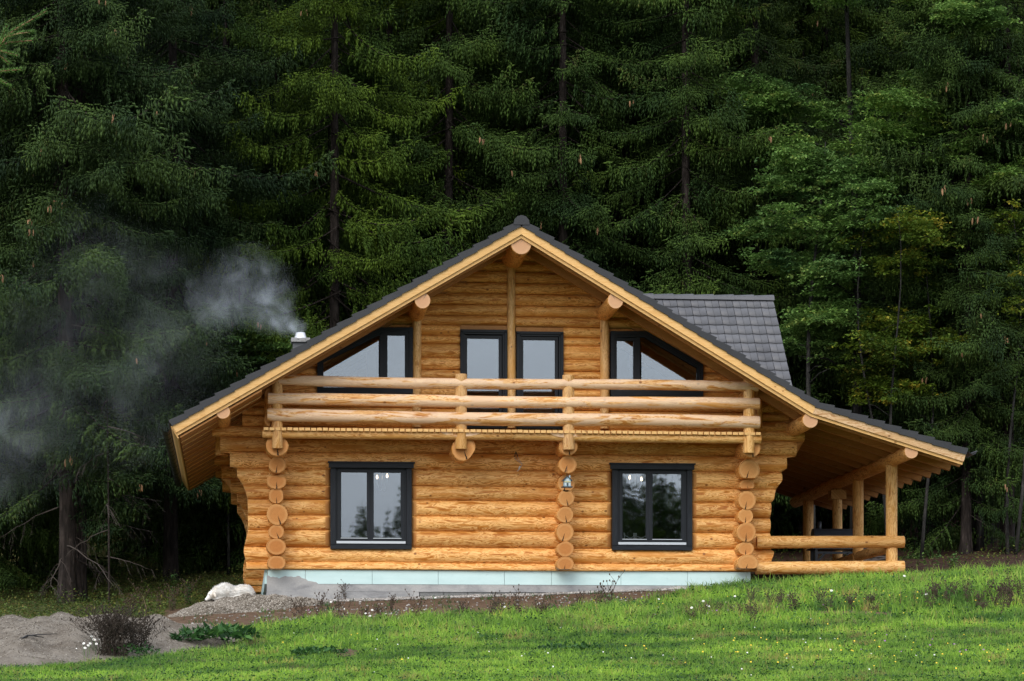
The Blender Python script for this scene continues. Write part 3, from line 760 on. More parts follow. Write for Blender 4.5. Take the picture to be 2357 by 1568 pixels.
# ---- windows
def frame_rect(mb,x0,x1,z0,z1,w,y0,y1,m=0,wt=None,wb=None):
    wt=w if wt is None else wt; wb=w if wb is None else wb
    mb.box(((x0+x1)/2,(y0+y1)/2,z1-wt/2),(x1-x0,y1-y0,wt),m); mb.box(((x0+x1)/2,(y0+y1)/2,z0+wb/2),(x1-x0,y1-y0,wb),m)
    mb.box((x0+w/2,(y0+y1)/2,(z0+z1)/2),(w,y1-y0,z1-z0-wt-wb),m); mb.box((x1-w/2,(y0+y1)/2,(z0+z1)/2),(w,y1-y0,z1-z0-wt-wb),m)
def low_window(px0,px1,py0,py1,mull,lx0,lx1,ly0):
    x0,x1=wx(px0),wx(px1); z0,z1=wz(py1,px0),wz(py0,px0)
    mb=MB(); frame_rect(mb,x0,x1,z0,z1,.105,-.035,.10,wt=.07,wb=.09)
    w=mb.build('window',M['trim'],house)
    mb=MB(); a,b=wx(lx0),wx(lx1); mb.box(((a+b)/2,-.045,(wz(ly0+14,px0)+wz(ly0+3,px0))/2),(b-a,.11,wz(ly0+3,px0)-wz(ly0+14,px0))); mb.box(((a+b)/2,-.055,wz(ly0+1.5,px0)),(b-a+.05,.15,.026)); mb.build('head_trim',M['trim'],w)
    fx0,fx1,fz0,fz1=x0+.108,x1-.108,z0+.092,z1-.072
    mb=MB(); frame_rect(mb,fx0,fx1,fz0,fz1,.045,.02,.12,wb=.06); xm=wx(mull); mb.box((xm,.066,(fz0+fz1)/2),(.05,.088,fz1-fz0-.11)); mb.build('frame',M['sash'],w)
    for a,b in ((fx0+.047,xm-.006),(xm+.006,fx1-.047)):
        mb=MB(); frame_rect(mb,a,b,fz0+.075,fz1-.047,.052,.008,.09,wb=.05); s=mb.build('sash',M['sash'],w)
        mb=MB(); frame_rect(mb,a+.052,b-.052,fz0+.125,fz1-.099,.012,.03,.05,wb=.016); mb.build('glazing_bead',M['sash'],s)
        mb=MB(); mb.box(((a+b)/2,.052,(fz0+fz1+.026)/2),(b-a-.10,.006,fz1-fz0-.20)); mb.build('pane',M['glass'],s)
        mb=MB(); mb.box(((a+b)/2,.0,fz0+.126),(b-a-.104,.02,.012)); mb.build('drip_strip',M['alu'],s)
    mb=MB(); mb.box(((fx0+fx1)/2,-.004,fz0+.042),(fx1-fx0-.03,.05,.048)); mb.build('sill',M['alu'],w)
    return w
low_window(760.5,947.5,1066,1263.5,852.5,757,952,1063)
low_window(1409,1593,1069,1266,1495,1404.5,1596.5,1066.5)
def door(px0,px1,py0,gx0,gx1,gy0,mirror):
    x0,x1=wx(px0),wx(px1); z0,z1=wz(985.5),wz(py0)
    mb=MB(); frame_rect(mb,x0,x1,z0,z1,.055,-.03,.12,wb=.02); w=mb.build('balcony_door',M['trim'],house)
    a,b=wx(gx0),wx(gx1); zt=wz(gy0)
    mb=MB(); frame_rect(mb,x0+.057,x1-.057,z0+.022,z1-.057,.035,.0,.11,wb=.01); mb.build('frame',M['sash'],w)
    mb=MB(); frame_rect(mb,a-.06,b+.06,z0+.035,zt+.06,.06,.02,.10,wb=.05); s=mb.build('sash',M['sash'],w)
    mb=MB(); mb.box(((a+b)/2,.06,(z0+.085+zt)/2),(b-a+.004,.006,zt-z0-.085)); mb.build('pane',M['glass'],s)
    mb=MB(); mb.box(((a+b)/2,.01,z0+.075),(b-a,.02,.014)); mb.build('drip_strip',M['alu'],s)
door(1059.5,1167.3,759,1075.6,1148.4,779,False); door(1189.2,1296.8,762,1204.8,1277.8,781,True)
def poly_ring(mb,P,w,y0,y1,m=0):
    # frame of constant width inside polygon P (x,z), counter clockwise or clockwise
    n=len(P);c=np.mean(P,axis=0);inn=[]
    for i in range(n):
        p0,p1,p2=[np.array(P[j]) for j in ((i-1)%n,i,(i+1)%n)]
        def offl(a,b):
            t=(b-a)/np.linalg.norm(b-a); nn=np.array((-t[1],t[0])); 
            if np.dot(nn,c-a)<0: nn=-nn
            return a+nn*w,b+nn*w
        a,b=offl(p0,p1);d,e=offl(p1,p2); inn.append(tuple(isect(a,b,d,e)))
    for i in range(n):
        j=(i+1)%n; mb.prism([P[i],P[j],inn[j],inn[i]],y0,y1,m)
    return inn
def trap(P,gsash,gbig,left):
    mb=MB(); inn=poly_ring(mb,P,.075,-.03,.12); w=mb.build('window',M['trim'],house)
    mb=MB(); inn2=poly_ring(mb,inn,.05,.0,.11)
    # mullion
    mx_=(wx(880 if left else 1467.5)); zt=inn2[2][1] if left else inn2[1][1]; zb=inn2[0][1]
    mb.box((mx_,.05,(zb+zt)/2),(.105,.10,zt-zb+.004)); mb.build('frame',M['sash'],w)
    a,b=wx(gsash[0]),wx(gsash[1]); z1=wz(gsash[2]); z0=wz(gsash[3])
    mb=MB(); frame_rect(mb,a-.055,b+.055,z0-.055,z1+.055,.055,.01,.1); s=mb.build('sash',M['sash'],w)
    mb=MB(); mb.box(((a+b)/2,.06,(z0+z1)/2),(b-a,.006,z1-z0)); mb.build('pane',M['glass'],s)
    mb=MB(); mb.box(((a+b)/2,.0,z0+.01),(b-a,.02,.014)); mb.build('drip_strip',M['alu'],s)
    mb=MB(); mb.prism([(at(x,y,.06).x,at(x,y,.06).z) for x,y in gbig],.057,.063); mb.build('pane',M['glass'],w)
    mb=MB(); mb.box(((a+b)/2,-.02,z0-.12),(b-a+.1,.06,.03)); mb.build('sill',M['alu'],w)
trap(TWL,(892,932.2,774,902),[(742,903),(742,851),(871.5,779),(871.5,903)],True)
trap(TWR,(1418.5,1458.4,780.5,907),[(1476.5,910),(1476.5,785),(1604.5,860),(1604.5,910)],False)

# ---- interior (dark rooms seen through the panes)
mb=MB(); zb,zt=wz(1312),wz(990); X0,X1=wx(650),wx(1706)
mb.box(((X0+X1)/2,3.3,zb+.02),(X1-X0,6,.05)); mb.box(((X0+X1)/2,3.3,zt),(X1-X0,6,.06)); mb.box(((X0+X1)/2,5.9,(zb+zt)/2),(X1-X0,.06,zt-zb-.1))
mb.box((wx(1299),3.3,(zb+zt)/2),(.1,5,zt-zb-.1))
mb.box((X0+.1,3.3,(zb+zt)/2),(.05,5,zt-zb-.1)); mb.box((X1-.1,3.3,(zb+zt)/2),(.05,5,zt-zb-.1))
mb.box((wx(1178),3.2,wz(830)),(5.6,.06,2.3))
mb.build('interior_wall',M['inner'],house)
# ---- foundation and insulation boards
zF=wz(1313)-.0; zi=wz(1345.6); zc0=wz(1363)
fx0,fx1=wx(616),wx(1729)
mb=MB(); mb.box(((fx0+fx1)/2,(.062+10.3)/2,(zi-.0+zc0)/2),(fx1-fx0,10.3-.062,zi-zc0-.004)); mb.box(((fx0+fx1)/2,5.3,(zi+zF)/2-.01),(fx1-fx0-.2,9.8,zF-zi-.02))
fnd=mb.build('foundation',M['concrete'],house)
mb=MB(); mb.box(((fx0+wx(965))/2,5.2,zc0-.24),(wx(965)-fx0,10.266,.48)); mb.build('footing',M['concrete'],fnd)
mb=MB(); x=wx(966)
while x<fx1-.1:
    w=min(.49,fx1-x); mb.box((x+w/2,5.2,zc0-.2-.003),(w-.012,10.24,.40)); mb.box((x+w/2,5.2,zc0-.6),(w-.012,10.24,.37)); x+=.49
mb.build('block_course',M['block'],fnd)
x=fx0; edges=[616,703,857,1009,1161.5,1270,1430,1583,1729]
for a,b in zip(edges[:-1],edges[1:]):
    a,b=wx(a),wx(b); mb=MB(); mb.box(((a+b)/2,.10,(zF+zi)/2-.003),(b-a-.007,.09+random.uniform(0,.006),zF-zi-.006)); mb.build('insulation_board',M['insul'],fnd)
mb=MB(); mb.box((fx0-.03,5.3,(zF+zi)/2),(.055,10.3,zF-zi)); mb.build('insulation_board',M['insul'],fnd)
# cement render smeared up over the first boards
mb=MB(); a,b=wx(614),wx(737); n=26; top=[];
for i in range(n+1):
    f=i/n; x=a+(b-a)*f; z=wz(1328+6*f+3*math.sin(f*9)+random.uniform(-2.5,2.5)+(10*max(0,f-.7)/.3))
    top.append((x,z))
mb.prism([(a,wz(1410))]+top+[(b+.25,wz(1356)),(b+.5,wz(1372)),(b+.6,wz(1410))],.045,.0595); mb.build('render_patch',M['concrete'],fnd)

# ---- balcony
mb=MB(); yA=-1.12; x=wx(606,-1); 
zl=lambda px: at(px,983.5,yA).z
xe=wx(1746,-1); zA=at(606,983.5,yA).z; zB_=at(1746,995,yA).z; x0_=x; i=0
bz=lambda xx: zA+(zB_-zA)*(xx-x0_)/(xe-x0_)
while x<xe:
    w=.108+random.uniform(-.004,.004); zz=bz(x)-.03+random.uniform(-.003,.003)
    mb.box((x+w/2,(yA+random.uniform(-.012,.012)-.02)/2,zz),(w-.012,-yA,.055),rot=None); x+=.117; i+=1
balc=mb.build('balcony',M['barge'],house)
def blog(name,px0,py0,px1,py1,Y,r,m=('rail','end'),**k):
    a=at(px0,py0,Y);b=at(px1,py1,Y); kk=(D+Y)/F
    return log(name,a,b,r*kk,balc,mats=m,**k)
PY=-1.0
for xa_,xb_,ya_,yb_ in ((1013,1108.6,992,1004.6),(1264,1346,993.7,1007)):
    a_=at(xa_,ya_,-1.06);b_=at(xb_,ya_,-1.06);h_=(a_.z-at(xa_,yb_,-1.06).z); cxx=(a_.x+b_.x)/2;hw_=(b_.x-a_.x)/2
    mb=MB(); mb.prism([(cxx+hw_*math.cos(t_),a_.z-h_*math.sin(t_)) for t_ in [math.pi*i/12 for i in range(13)]],-1.069,-1.0); mb.build('saddle_notch',M['rail'],balc)
blog('rail',626,877,1745,890.5,PY-.02,12.3,crackrot=0)
blog('rail',616.5,918.7,1748,930.5,PY-.05,13.6)
blog('rail',615,956.5,1748,972.5,PY-.05,14.8)
blog('beam',604,1000,1182,1001.5,PY+.03,10.4,m=('porch','end'))
blog('beam',1182.5,1002,1751,1012.5,PY+.03,10.8,m=('porch','end'))
for px,t,b,r in ((638,842,1033,13),(1061,861.5,1034.5,13.8),(1308.5,864,1036,13.6),(1724,838,1043.5,13.6)):
    a=at(px,b,PY);c=at(px,t,PY); rr=r/F*(D+PY)
    log('post',a,c,rr,balc,mats=('post','end'),bend=.003,rough=.02)
    # the pieces of post standing proud between the rails
for px in (631,1732):
    for py,r in ((905,15),(965,17)):
        c=at(px-6 if px<1000 else px,py,PY+.0)
        log('side_rail',(c.x,PY+.1,c.z),(c.x,.1,c.z),r/PXM,balc,mats=('wood','end'),bend=0)
for px in (620,1742):
    c0_=at(px,985,.0)
    log('post',(c0_.x,-.05,c0_.z),(c0_.x,-.05,c0_.z+ (undz(c0_.x)-c0_.z)*.9),.09,balc,mats=('gable','end'))

# ---- porch on the right
zpf=at(1900,1345,0).z
mb=MB(); px0,px1=wx(1740),wx(2066)
x=px0
for i in range(12): mb.box(((px0+px1)/2,.5+i*.85,zpf-.06),(px1-px0,.82,.06))
porch=mb.build('porch',M['board'],house)
def plog(name,a,b,r,m=('porch','end'),**k): return log(name,a,b,r,porch,mats=m,**k)
bf=at(2098,1040.5,YF+.06); rb=16.3*(D+YF)/F
bb=(D+YF)*1551/(1824-547)-D
plog('beam',(bf.x,YF+.06,bf.z),(bf.x,bb,bf.z),rb,m=('wood','endp'),crackrot=3.0,rough=.01,bend=.01)
gpost=at(2050,1345,0).z
for px,wd in ((2050.5,13.6),(1971,12.9),(1922.5,11.5),(1855,12.4)):
    Y=(D+YF)*1551/(px-547)-D
    k=(D+Y)/F
    plog('post',(bf.x,Y,gpost-.25+ .0),(bf.x,Y,bf.z-rb*.75),wd*k,bend=.005)
    if abs(px-1922.5)<1: 
        mb=MB(); mb.box((bf.x,Y,bf.z-rb-.12),(.34,.4,.2)); mb.build('bracket',M['porch'],porch)
yp=(D+YF)*1551/(2050.5-547)-D
a=at(1741,1248,yp-.08);b=at(2081,1248.5,yp-.08); plog('rail',a,b,14.3/PXM,bend=.008)
a=at(1739,1307,yp-.08);b=at(2081,1306,yp-.08); plog('rail',a,b,15/PXM,bend=.008)
for zz,yy in ((a.z,1),(at(0,1248,yp).z,1)):
    plog('rail',(bf.x,yp+.1,zz),(bf.x,bb-.5,zz),.11)
mb=MB(); mb.beam((bf.x-.05,6.3,zpf+.35),(bf.x-.05,3.4,zpf+.75),.1,.22); mb.build('brace',M['porch'],porch)
# short upright block under the left eave purlin
c=at(512,1026,.45); log('block_post',(c.x,.5,wz(1048)),(c.x,.5,wz(960)),.13,front,mats=('gable','end'))
# dark roof beams seen above the porch: tie logs from the wall
fix_tree(house)
house_children=list(house.children)

# ------------------------------------------------------------------ terrain
dn=np.array([-100,0,12,24,30,36,44,50,56,61,66,74,85,100,130,180,260,330.])
pxn=np.array([-1500,0,250,500,800,1178,1500,1740,2060,2357,3800.])
TB={ # picture row of the ground at each distance, per column
 'd':[24,30,36,44,50,56,61,66,74,85,100,130,180,260,330],
 -1500:[1665,1615,1590,1560,1535,1510,1490,1470,1430,1370,1240,760,150,-150,-250],
 0:[1655,1600,1568,1535,1505,1475,1450,1432,1396,1310,1160,690,80,-180,-280],
 250:[1650,1597,1562,1522,1490,1458,1432,1415,1384,1300,1155,690,80,-190,-280],
 500:[1645,1592,1552,1500,1466,1438,1406,1398,1366,1290,1150,680,80,-200,-280],
 800:[1642,1590,1540,1478,1443,1413,1385,1372,1352,1300,1180,700,80,-200,-280],
 1178:[1640,1588,1532,1465,1427,1400,1374,1356,1338,1290,1170,690,70,-200,-280],
 1500:[1640,1586,1526,1456,1414,1385,1362,1345,1328,1280,1150,680,70,-200,-280],
 1740:[1638,1584,1520,1450,1402,1354,1342,1333,1316,1265,1140,670,70,-200,-280],
 2060:[1636,1580,1512,1440,1385,1330,1322,1318,1296,1245,1120,650,60,-200,-280],
 2357:[1632,1576,1505,1430,1366,1314,1306,1300,1272,1225,1100,640,60,-200,-280],
 3800:[1620,1560,1480,1400,1330,1280,1270,1260,1230,1180,1050,600,50,-200,-280]}
TD=np.array(TB['d'],float); TZ=np.array([TB[int(p)] for p in pxn],float)
def smooth_noise(x,y,seed,sc):
    rs=np.random.RandomState(int(seed*10)); o=0
    for k in range(6):
        a=rs.uniform(0,6.28);f=rs.uniform(.7,1.6)/sc;p=rs.uniform(0,6.28)
        o=o+np.sin((x*np.cos(a)+y*np.sin(a))*f*2*np.pi/1.0+p)
    return o/6
def ground(X,Y):
    X=np.asarray(X,float);Y=np.asarray(Y,float)
    px,dep=proj(X,Y); d=Y+D
    dc=np.clip(d,24,330); 
    i=np.clip(np.searchsorted(TD,dc)-1,0,len(TD)-2); f=(dc-TD[i])/(TD[i+1]-TD[i])
    pc=np.clip(px,pxn[0],pxn[-1]); j=np.clip(np.searchsorted(pxn,pc)-1,0,len(pxn)-2); g=(pc-pxn[j])/(pxn[j+1]-pxn[j])
    g=g*g*(3-2*g)*.5+g*.5
    z_of=lambda jj,ii:(HOR-TZ[jj,ii])/F*TD[ii]
    z=(z_of(j,i)*(1-f)+z_of(j,i+1)*f)*(1-g)+(z_of(j+1,i)*(1-f)+z_of(j+1,i+1)*f)*g
    z24=z; t=np.clip(d/24,0,1); z=np.where(d<24,-1.62+(z24+1.62)*t**1.3,z)
    near=np.clip((62-d)/10,0,1)
    z=z+near*(.035*smooth_noise(X,Y,1,3.0)+.018*smooth_noise(X,Y,2,1.1))
    z=z+np.clip((d-66)/10,0,1)*(.10*smooth_noise(X,Y,3,4.0)+.05*smooth_noise(X,Y,4,1.5))
    # low bank running across the right of the meadow
    bk=np.clip((px-1780)/350,0,1)*1.0; yy=48.0+.25*np.sin(X*.9)
    z=z+bk*.17*(1/(1+np.exp(-(d-yy)/.18))-1/(1+np.exp(-(d-yy-5)/1.5)))
    # level ground under and behind the house
    return z
def gz(x,y): return float(ground(np.array([x]),np.array([y]))[0])
xs=np.concatenate([np.linspace(-170,-14,50),np.linspace(-13.9,26,300),np.linspace(27,180,50)])
ys=np.concatenate([np.linspace(-D-160,-D+18,30),np.linspace(-D+18.6,6,300),np.linspace(6.3,40,90),np.linspace(42,265,50)])
GX,GY=np.meshgrid(xs,ys); GZ=ground(GX,GY)
def masks(X,Y):
    px,dep=proj(X,Y); z=ground(X,Y); py=HOR-F*z/np.maximum(dep,1); d=Y+D
    nn=smooth_noise(X,Y,11,1.7)*9+smooth_noise(X,Y,12,.6)*6
    edge=np.interp(px,[-200,300,450,600,700,900,1100,1300,1450,1560,1640],[1484,1480,1462,1446,1434,1426,1420,1408,1392,1370,1340])
    dirt=((py<edge+nn)&(d<66)&(px<1650)).astype(float)
    dirt=np.where((px>1990)&(d>58.8+nn*.06),1,dirt)
    dirt=np.where((px>1560)&(px<=1990)&(d>61.3),1,dirt)
    forest=((d>66)|((d>60)&(px<380))).astype(float)
    # small worn spots
    for cx,cy,rx,ry in ((795,1503,30,10),(1960,1412,110,5),(2270,1409,60,3)):
        dirt=np.where(((px-cx)/rx)**2+((py-cy+nn*.2)/ry)**2<1,1,dirt)
    return dirt,forest,px,py
DM,FM,_,_=masks(GX,GY)
ny,nx=GX.shape
V=np.stack([GX.ravel(),GY.ravel(),GZ.ravel()],1); idx=np.arange(nx*ny).reshape(ny,nx)
Fq=np.stack([idx[:-1,:-1].ravel(),idx[:-1,1:].ravel(),idx[1:,1:].ravel(),idx[1:,:-1].ravel()],1)
def ground_mat():
    m=mat('meadow_soil',(.1,.1,.05),.95,0,.1); g=NG(m); p=gen_world(g)
    gr=g.noise(p,5,6,.7); lawn=g.ramp(gr,[(.3,(.018,.040,.009)),(.5,(.045,.085,.016)),(.7,(.085,.120,.030))])
    so=g.noise(p,7,6,.75); soil=g.ramp(so,[(.3,(.055,.032,.020)),(.5,(.125,.078,.050)),(.66,(.19,.135,.095)),(.78,(.30,.25,.21))])
    fo=g.noise(p,3,6,.75); fl=g.ramp(fo,[(.3,(.022,.026,.009)),(.5,(.065,.070,.020)),(.65,(.115,.082,.034)),(.8,(.15,.12,.06))])
    a=g.n('ShaderNodeAttribute');a.attribute_name='dirt'; b=g.n('ShaderNodeAttribute');b.attribute_name='forest'
    big=g.noise(p,.9,3); soft=g.ramp(g.math('ADD',a.outputs['Fac'],g.math('MULTIPLY',g.math('SUBTRACT',so,.5),.9)),[(.42,(0,0,0)),(.58,(1,1,1))])
    col=g.mix(soft,lawn,soil); right=g.n('ShaderNodeAttribute');right.attribute_name='litter'
    col=g.mix(g.math('MULTIPLY',b.outputs['Fac'],g.math('SUBTRACT',1.0,right.outputs['Fac'])),col,fl)
    lit=g.ramp(so,[(.3,(.014,.010,.008)),(.5,(.05,.028,.02)),(.7,(.11,.06,.04))])
    col=g.mix(g.math('MULTIPLY',b.outputs['Fac'],right.outputs['Fac']),col,lit)
    g.color(col); g.bump(so,1,.04); return m
pxg,_=proj(GX,GY)
LIT=np.clip((pxg-1500)/300,0,1)
me=fastmesh('ground',V,Fq,None,[ground_mat()],smooth=True,attr={'dirt':DM.ravel(),'forest':FM.ravel(),'litter':LIT.ravel()})
tag(link('ground',me),kind='structure')

# ------------------------------------------------------------------ scattered blades and leaves
NR=np.random.RandomState(42)
def blades(P,h,w,lean,rs,curve=.35,seg=2,col=None):
    """grass blades: bent tapering strips. P (n,3) roots"""
    n=len(P); az=rs.uniform(0,2*np.pi,n); la=rs.uniform(0,2*np.pi,n)
    ex=np.stack([np.cos(az),np.sin(az),np.zeros(n)],1); ld=np.stack([np.cos(la),np.sin(la),np.zeros(n)],1)
    h=h[:,None];w=w[:,None];lean=lean[:,None]
    p0=P-ex*w/2;p1=P+ex*w/2
    mid=P+np.array([0,0,1])*h*.6+ld*lean*h*.35
    p2=mid-ex*w*.36;p3=mid+ex*w*.36
    tip=P+np.array([0,0,1])*h*(1-.25*lean)+ld*lean*h*.95
    V=np.stack([p0,p1,p2,p3,tip],1).reshape(-1,3)
    b=np.arange(n)[:,None]*5
    T=np.concatenate([b+np.array([[0,1,3]]),b+np.array([[0,3,2]]),b+np.array([[2,3,4]])],1).reshape(-1,3)
    c=rs.uniform(0,1,n) if col is None else col
    uv=np.stack([np.repeat(c,5),np.tile([0,0,.6,.6,1.0],n)],1)
    return V,T,uv
def lawn_points(n,dlo,dhi,rs,pxlo=-250,pxhi=2600,pw=2.0,keep=None):
    # spread so that the meadow is densest near the viewer
    u=rs.uniform(0,1,n); d=1/((1/dlo)*(1-u)+(1/dhi)*u) if pw==2 else dlo+(dhi-dlo)*u
    px=rs.uniform(pxlo,pxhi,n); uu=(px-1178.5)/F
    rx=st+uu*ct;ry=ct-uu*st; t=d/ry; X=t*rx;Y=d-D
    Dm,Fm,ppx,ppy=masks(X,Y)
    ok=(Dm<.5)&(Fm<.5)&(Y<8)
    sx_=((X-(at(235,1450,-D+47.5).x-.75))/3.0); sy_=(Y+D-46.0)/3.5; ok&=(sx_**2+sy_**2)*(1+.12*smooth_noise(X,Y,71,.5))>.86
    hx=(X>wx(612))&(X<wx(1732))&(Y>-.02); ok&=~hx
    X,Y=X[ok],Y[ok]
    return X,Y,ppx[ok],ppy[ok]
# patchiness of the meadow
rs=NR
X,Y,px,py=lawn_points(520000,27,61.5,rs)
nz1=smooth_noise(X,Y,21,1.3)+.6*smooth_noise(X,Y,22,.45)
dd=Y+D
wild=np.clip((dd-40)/8,0,1)                       # unmown towards the house
def clump(X,Y,cs,seed):
    wx_=X+.35*cs*np.sin(Y/cs*2.3+seed)+.2*cs*np.sin(Y/cs*5.1); wy_=Y*1.0+.35*cs*np.sin(X/cs*2.1+seed)
    i=np.floor(wx_/cs).astype(np.int64);j=np.floor(wy_/cs).astype(np.int64)
    hsh=(i*73856093)^(j*19349663)^(seed*83492791); return ((hsh%10007)/10007.0)
c1=clump(X,Y,.16,3);c2=clump(X,Y,.42,7);c3=clump(X,Y,1.1,11)
mow=1-.45*(1-wild)
h=(.030+.035*rs.uniform(0,1,len(X))**2)*(.7+1.1*c1**3+.5*c2**2)+wild*(.035+.10*rs.uniform(0,1,len(X))**1.5)*(.35+1.0*c1**2+.7*c2**2)
h=np.clip(h*(1+.2*nz1),.015,.30); w=(.0045+.0035*rs.uniform(0,1,len(X)))*(1+.55*wild)*1.25
big=smooth_noise(X,Y,23,2.4)+.8*smooth_noise(X,Y,24,.8)
col=np.clip(.47+.35*big+.34*(c1-.5)+.30*(c2-.5)+.18*(c3-.5)+rs.normal(0,.12,len(X))+(rs.uniform(0,1,len(X))<.04)*.4+((c2>.96)&(c1>.4))*.4,0,1)
P=np.stack([X,Y,ground(X,Y)-.004],1)
V,T,uv=blades(P,h,w,rs.uniform(.15,.95,len(X)),rs,col=col)
tag(link('grass',fastmesh('grass',V,T,uv,[M['grass']])),kind='stuff',label='short green meadow grass on the slope below the log house',cat='grass')
# broad-leaved herbs (clover, plantain, dock) in patches
def leaves(C,L_,W_,rs,col,tilt=.6,up=.3):
    """pointed leaves as folded kites; C centre/base (n,3)"""
    n=len(C); az=rs.uniform(0,2*np.pi,n); el=rs.normal(up,tilt,n)
    a=np.stack([np.cos(az)*np.cos(el),np.sin(az)*np.cos(el),np.sin(el)],1)
    s=np.cross(a,np.array([0,0,1.0])); s/=np.maximum(np.linalg.norm(s,axis=1,keepdims=True),1e-4)
    ro=rs.uniform(-.7,.7,n)[:,None]; nn=np.cross(s,a); s=s*np.cos(ro)+nn*np.sin(ro)
    L_=L_[:,None];W_=W_[:,None]
    V=np.stack([C,C+a*L_*.45+s*W_*.5,C+a*L_-np.array([0,0,1])*L_*.12,C+a*L_*.45-s*W_*.5],1).reshape(-1,3)
    b=np.arange(n)[:,None]*4
    T=np.concatenate([b+np.array([[0,1,2]]),b+np.array([[0,2,3]])],1).reshape(-1,3)
    uv=np.stack([np.repeat(col,4),np.tile([0,.4,1,.4],n)],1)
    return V,T,uv
X,Y,px,py=lawn_points(150000,27,61.5,rs)
nz1=smooth_noise(X,Y,31,1.0)+.7*smooth_noise(X,Y,32,.35)
k=rs.uniform(-.9,1.2,len(X))<nz1; X,Y=X[k],Y[k]; dd=Y+D; wild=np.clip((dd-40)/8,0,1)
C=np.stack([X,Y,ground(X,Y)+rs.uniform(0,.05,len(X))+wild*rs.uniform(0,.09,len(X))],1)
L_=.022+.025*rs.uniform(0,1,len(X))+wild*.035*rs.uniform(0,1,len(X))
V,T,uv=leaves(C,L_,L_*.6,rs,np.clip(rs.normal(.4,.25,len(X)),0,1),.4,.25)
tag(link('meadow_herbs',fastmesh('meadow_herbs',V,T,uv,[M['herb']])),kind='stuff',label='low clover and plantain leaves among the meadow grass',cat='ground cover')
# sparse weeds on the bare earth by the wall
n=60000;px=rs.uniform(420,2380,n); d=rs.uniform(53,61.6,n)
uu=(px-1178.5)/F; t=d/(ct-uu*st); X=t*(st+uu*ct); Y=d-D
Dm,Fm,ppx,ppy=masks(X,Y); cl=smooth_noise(X,Y,41,.9)+.8*smooth_noise(X,Y,42,.33)
k=(Dm>.5)&(cl>.62)&~((X>wx(612))&(X<wx(1732))&(Y>-.05)); X,Y=X[k],Y[k]
C=np.stack([X,Y,ground(X,Y)],1)
V,T,uv=blades(C,rs.uniform(.03,.12,len(X)),rs.uniform(.006,.014,len(X)),rs.uniform(.2,1,len(X)),rs)
tag(link('sparse_weeds',fastmesh('sparse_weeds',V,T,uv,[M['herb']])),kind='stuff',label='thin green weeds sprouting from the brown earth before the foundation',cat='weeds')
# forest undergrowth left of and behind the house
n=150000; X=np.concatenate([rs.uniform(-16,.5,n*2//3),rs.uniform(9,24,n//3)]); Y=np.concatenate([rs.uniform(-2,24,n*2//3),rs.uniform(6,24,n//3)])
cl=smooth_noise(X,Y,51,1.6)+.8*smooth_noise(X,Y,52,.5); k=(rs.uniform(-1.2,.8,len(X))<cl); k&=~((X>8)&(rs.uniform(0,1,len(X))<.8)); 
Dm,Fm,ppx,ppy=masks(X,Y); k&=~((X>wx(560))&(X<12)&(Y<11.5)); k&=Fm>.5
X,Y,cl=X[k],Y[k],cl[k]
C=np.stack([X,Y,ground(X,Y)+rs.uniform(0,1,len(X))**2*.28*np.clip(cl+.8,.1,1.5)],1)
L_=rs.uniform(.035,.085,len(X))
V,T,uv=leaves(C,L_,L_*.55,rs,np.clip(rs.normal(.45,.27,len(X)),0,1),.5,.3)
tag(link('undergrowth',fastmesh('undergrowth',V,T,uv,[M['under']])),kind='stuff',label='dark leafy undergrowth on the forest floor left of the house',cat='undergrowth')

# ------------------------------------------------------------------ gravel and sand
def stones(P,r,rs,mats,name):
    """faceted pebbles: squashed octahedra with jittered corners"""
    n=len(P); base=np.array([[1,0,0],[-1,0,0],[0,1,0],[0,-1,0],[0,0,1],[0,0,-1.]])
    Vv=base[None]*(r[:,None,None])*rs.uniform(.55,1.15,(n,6,1))+rs.normal(0,.15,(n,6,3))*r[:,None,None]
    az=rs.uniform(0,6.28,n); c,s=np.cos(az),np.sin(az)
    x=Vv[:,:,0]*c[:,None]-Vv[:,:,1]*s[:,None]; y=Vv[:,:,0]*s[:,None]+Vv[:,:,1]*c[:,None]
    Vv=np.stack([x,y,Vv[:,:,2]*.7],2)+P[:,None,:]
    T0=np.array([[0,2,4],[2,1,4],[1,3,4],[3,0,4],[2,0,5],[1,2,5],[3,1,5],[0,3,5]])
    T=(np.arange(n)[:,None,None]*6+T0[None]).reshape(-1,3)
    uv=np.repeat(np.stack([rs.uniform(0,1,n),np.zeros(n)],1),6,axis=0)
    return fastmesh(name,Vv.reshape(-1,3),T,uv,mats)
def stone_mat(name,stops):
    m=mat(name,(.4,.4,.4),.9,0,.2); g=NG(m); sep=g.n('ShaderNodeSeparateXYZ'); g.L(uvn(g),sep.inputs[0])
    g.color(g.ramp(sep.outputs[0],stops)); return m
M['gravel']=stone_mat('gravel_stone',[(0,(.17,.155,.14)),(.4,(.31,.29,.27)),(.75,(.43,.41,.385)),(1,(.60,.58,.55))])
M['grit']=stone_mat('fine_grit',[(0,(.11,.09,.068)),(.4,(.22,.19,.155)),(.8,(.33,.295,.25)),(1,(.48,.44,.39))])
def sand_mat():
    m=mat('sand',(.3,.28,.26),.95,0,.1); g=NG(m); p=gen_world(g); a=g.noise(p,2.2,5,.7); b=g.noise(p,38,4,.7)
    col=g.ramp(a,[(.35,(.145,.122,.10)),(.6,(.265,.235,.20))]); col=g.mix(.6,col,g.ramp(b,[(.3,(.5,.48,.45)),(.62,(1,1,1))]),'MULTIPLY'); g.color(col)
    g.bump(g.math('ADD',a,g.math('MULTIPLY',b,.5)),.9,.05); return m
M['sand']=sand_mat()
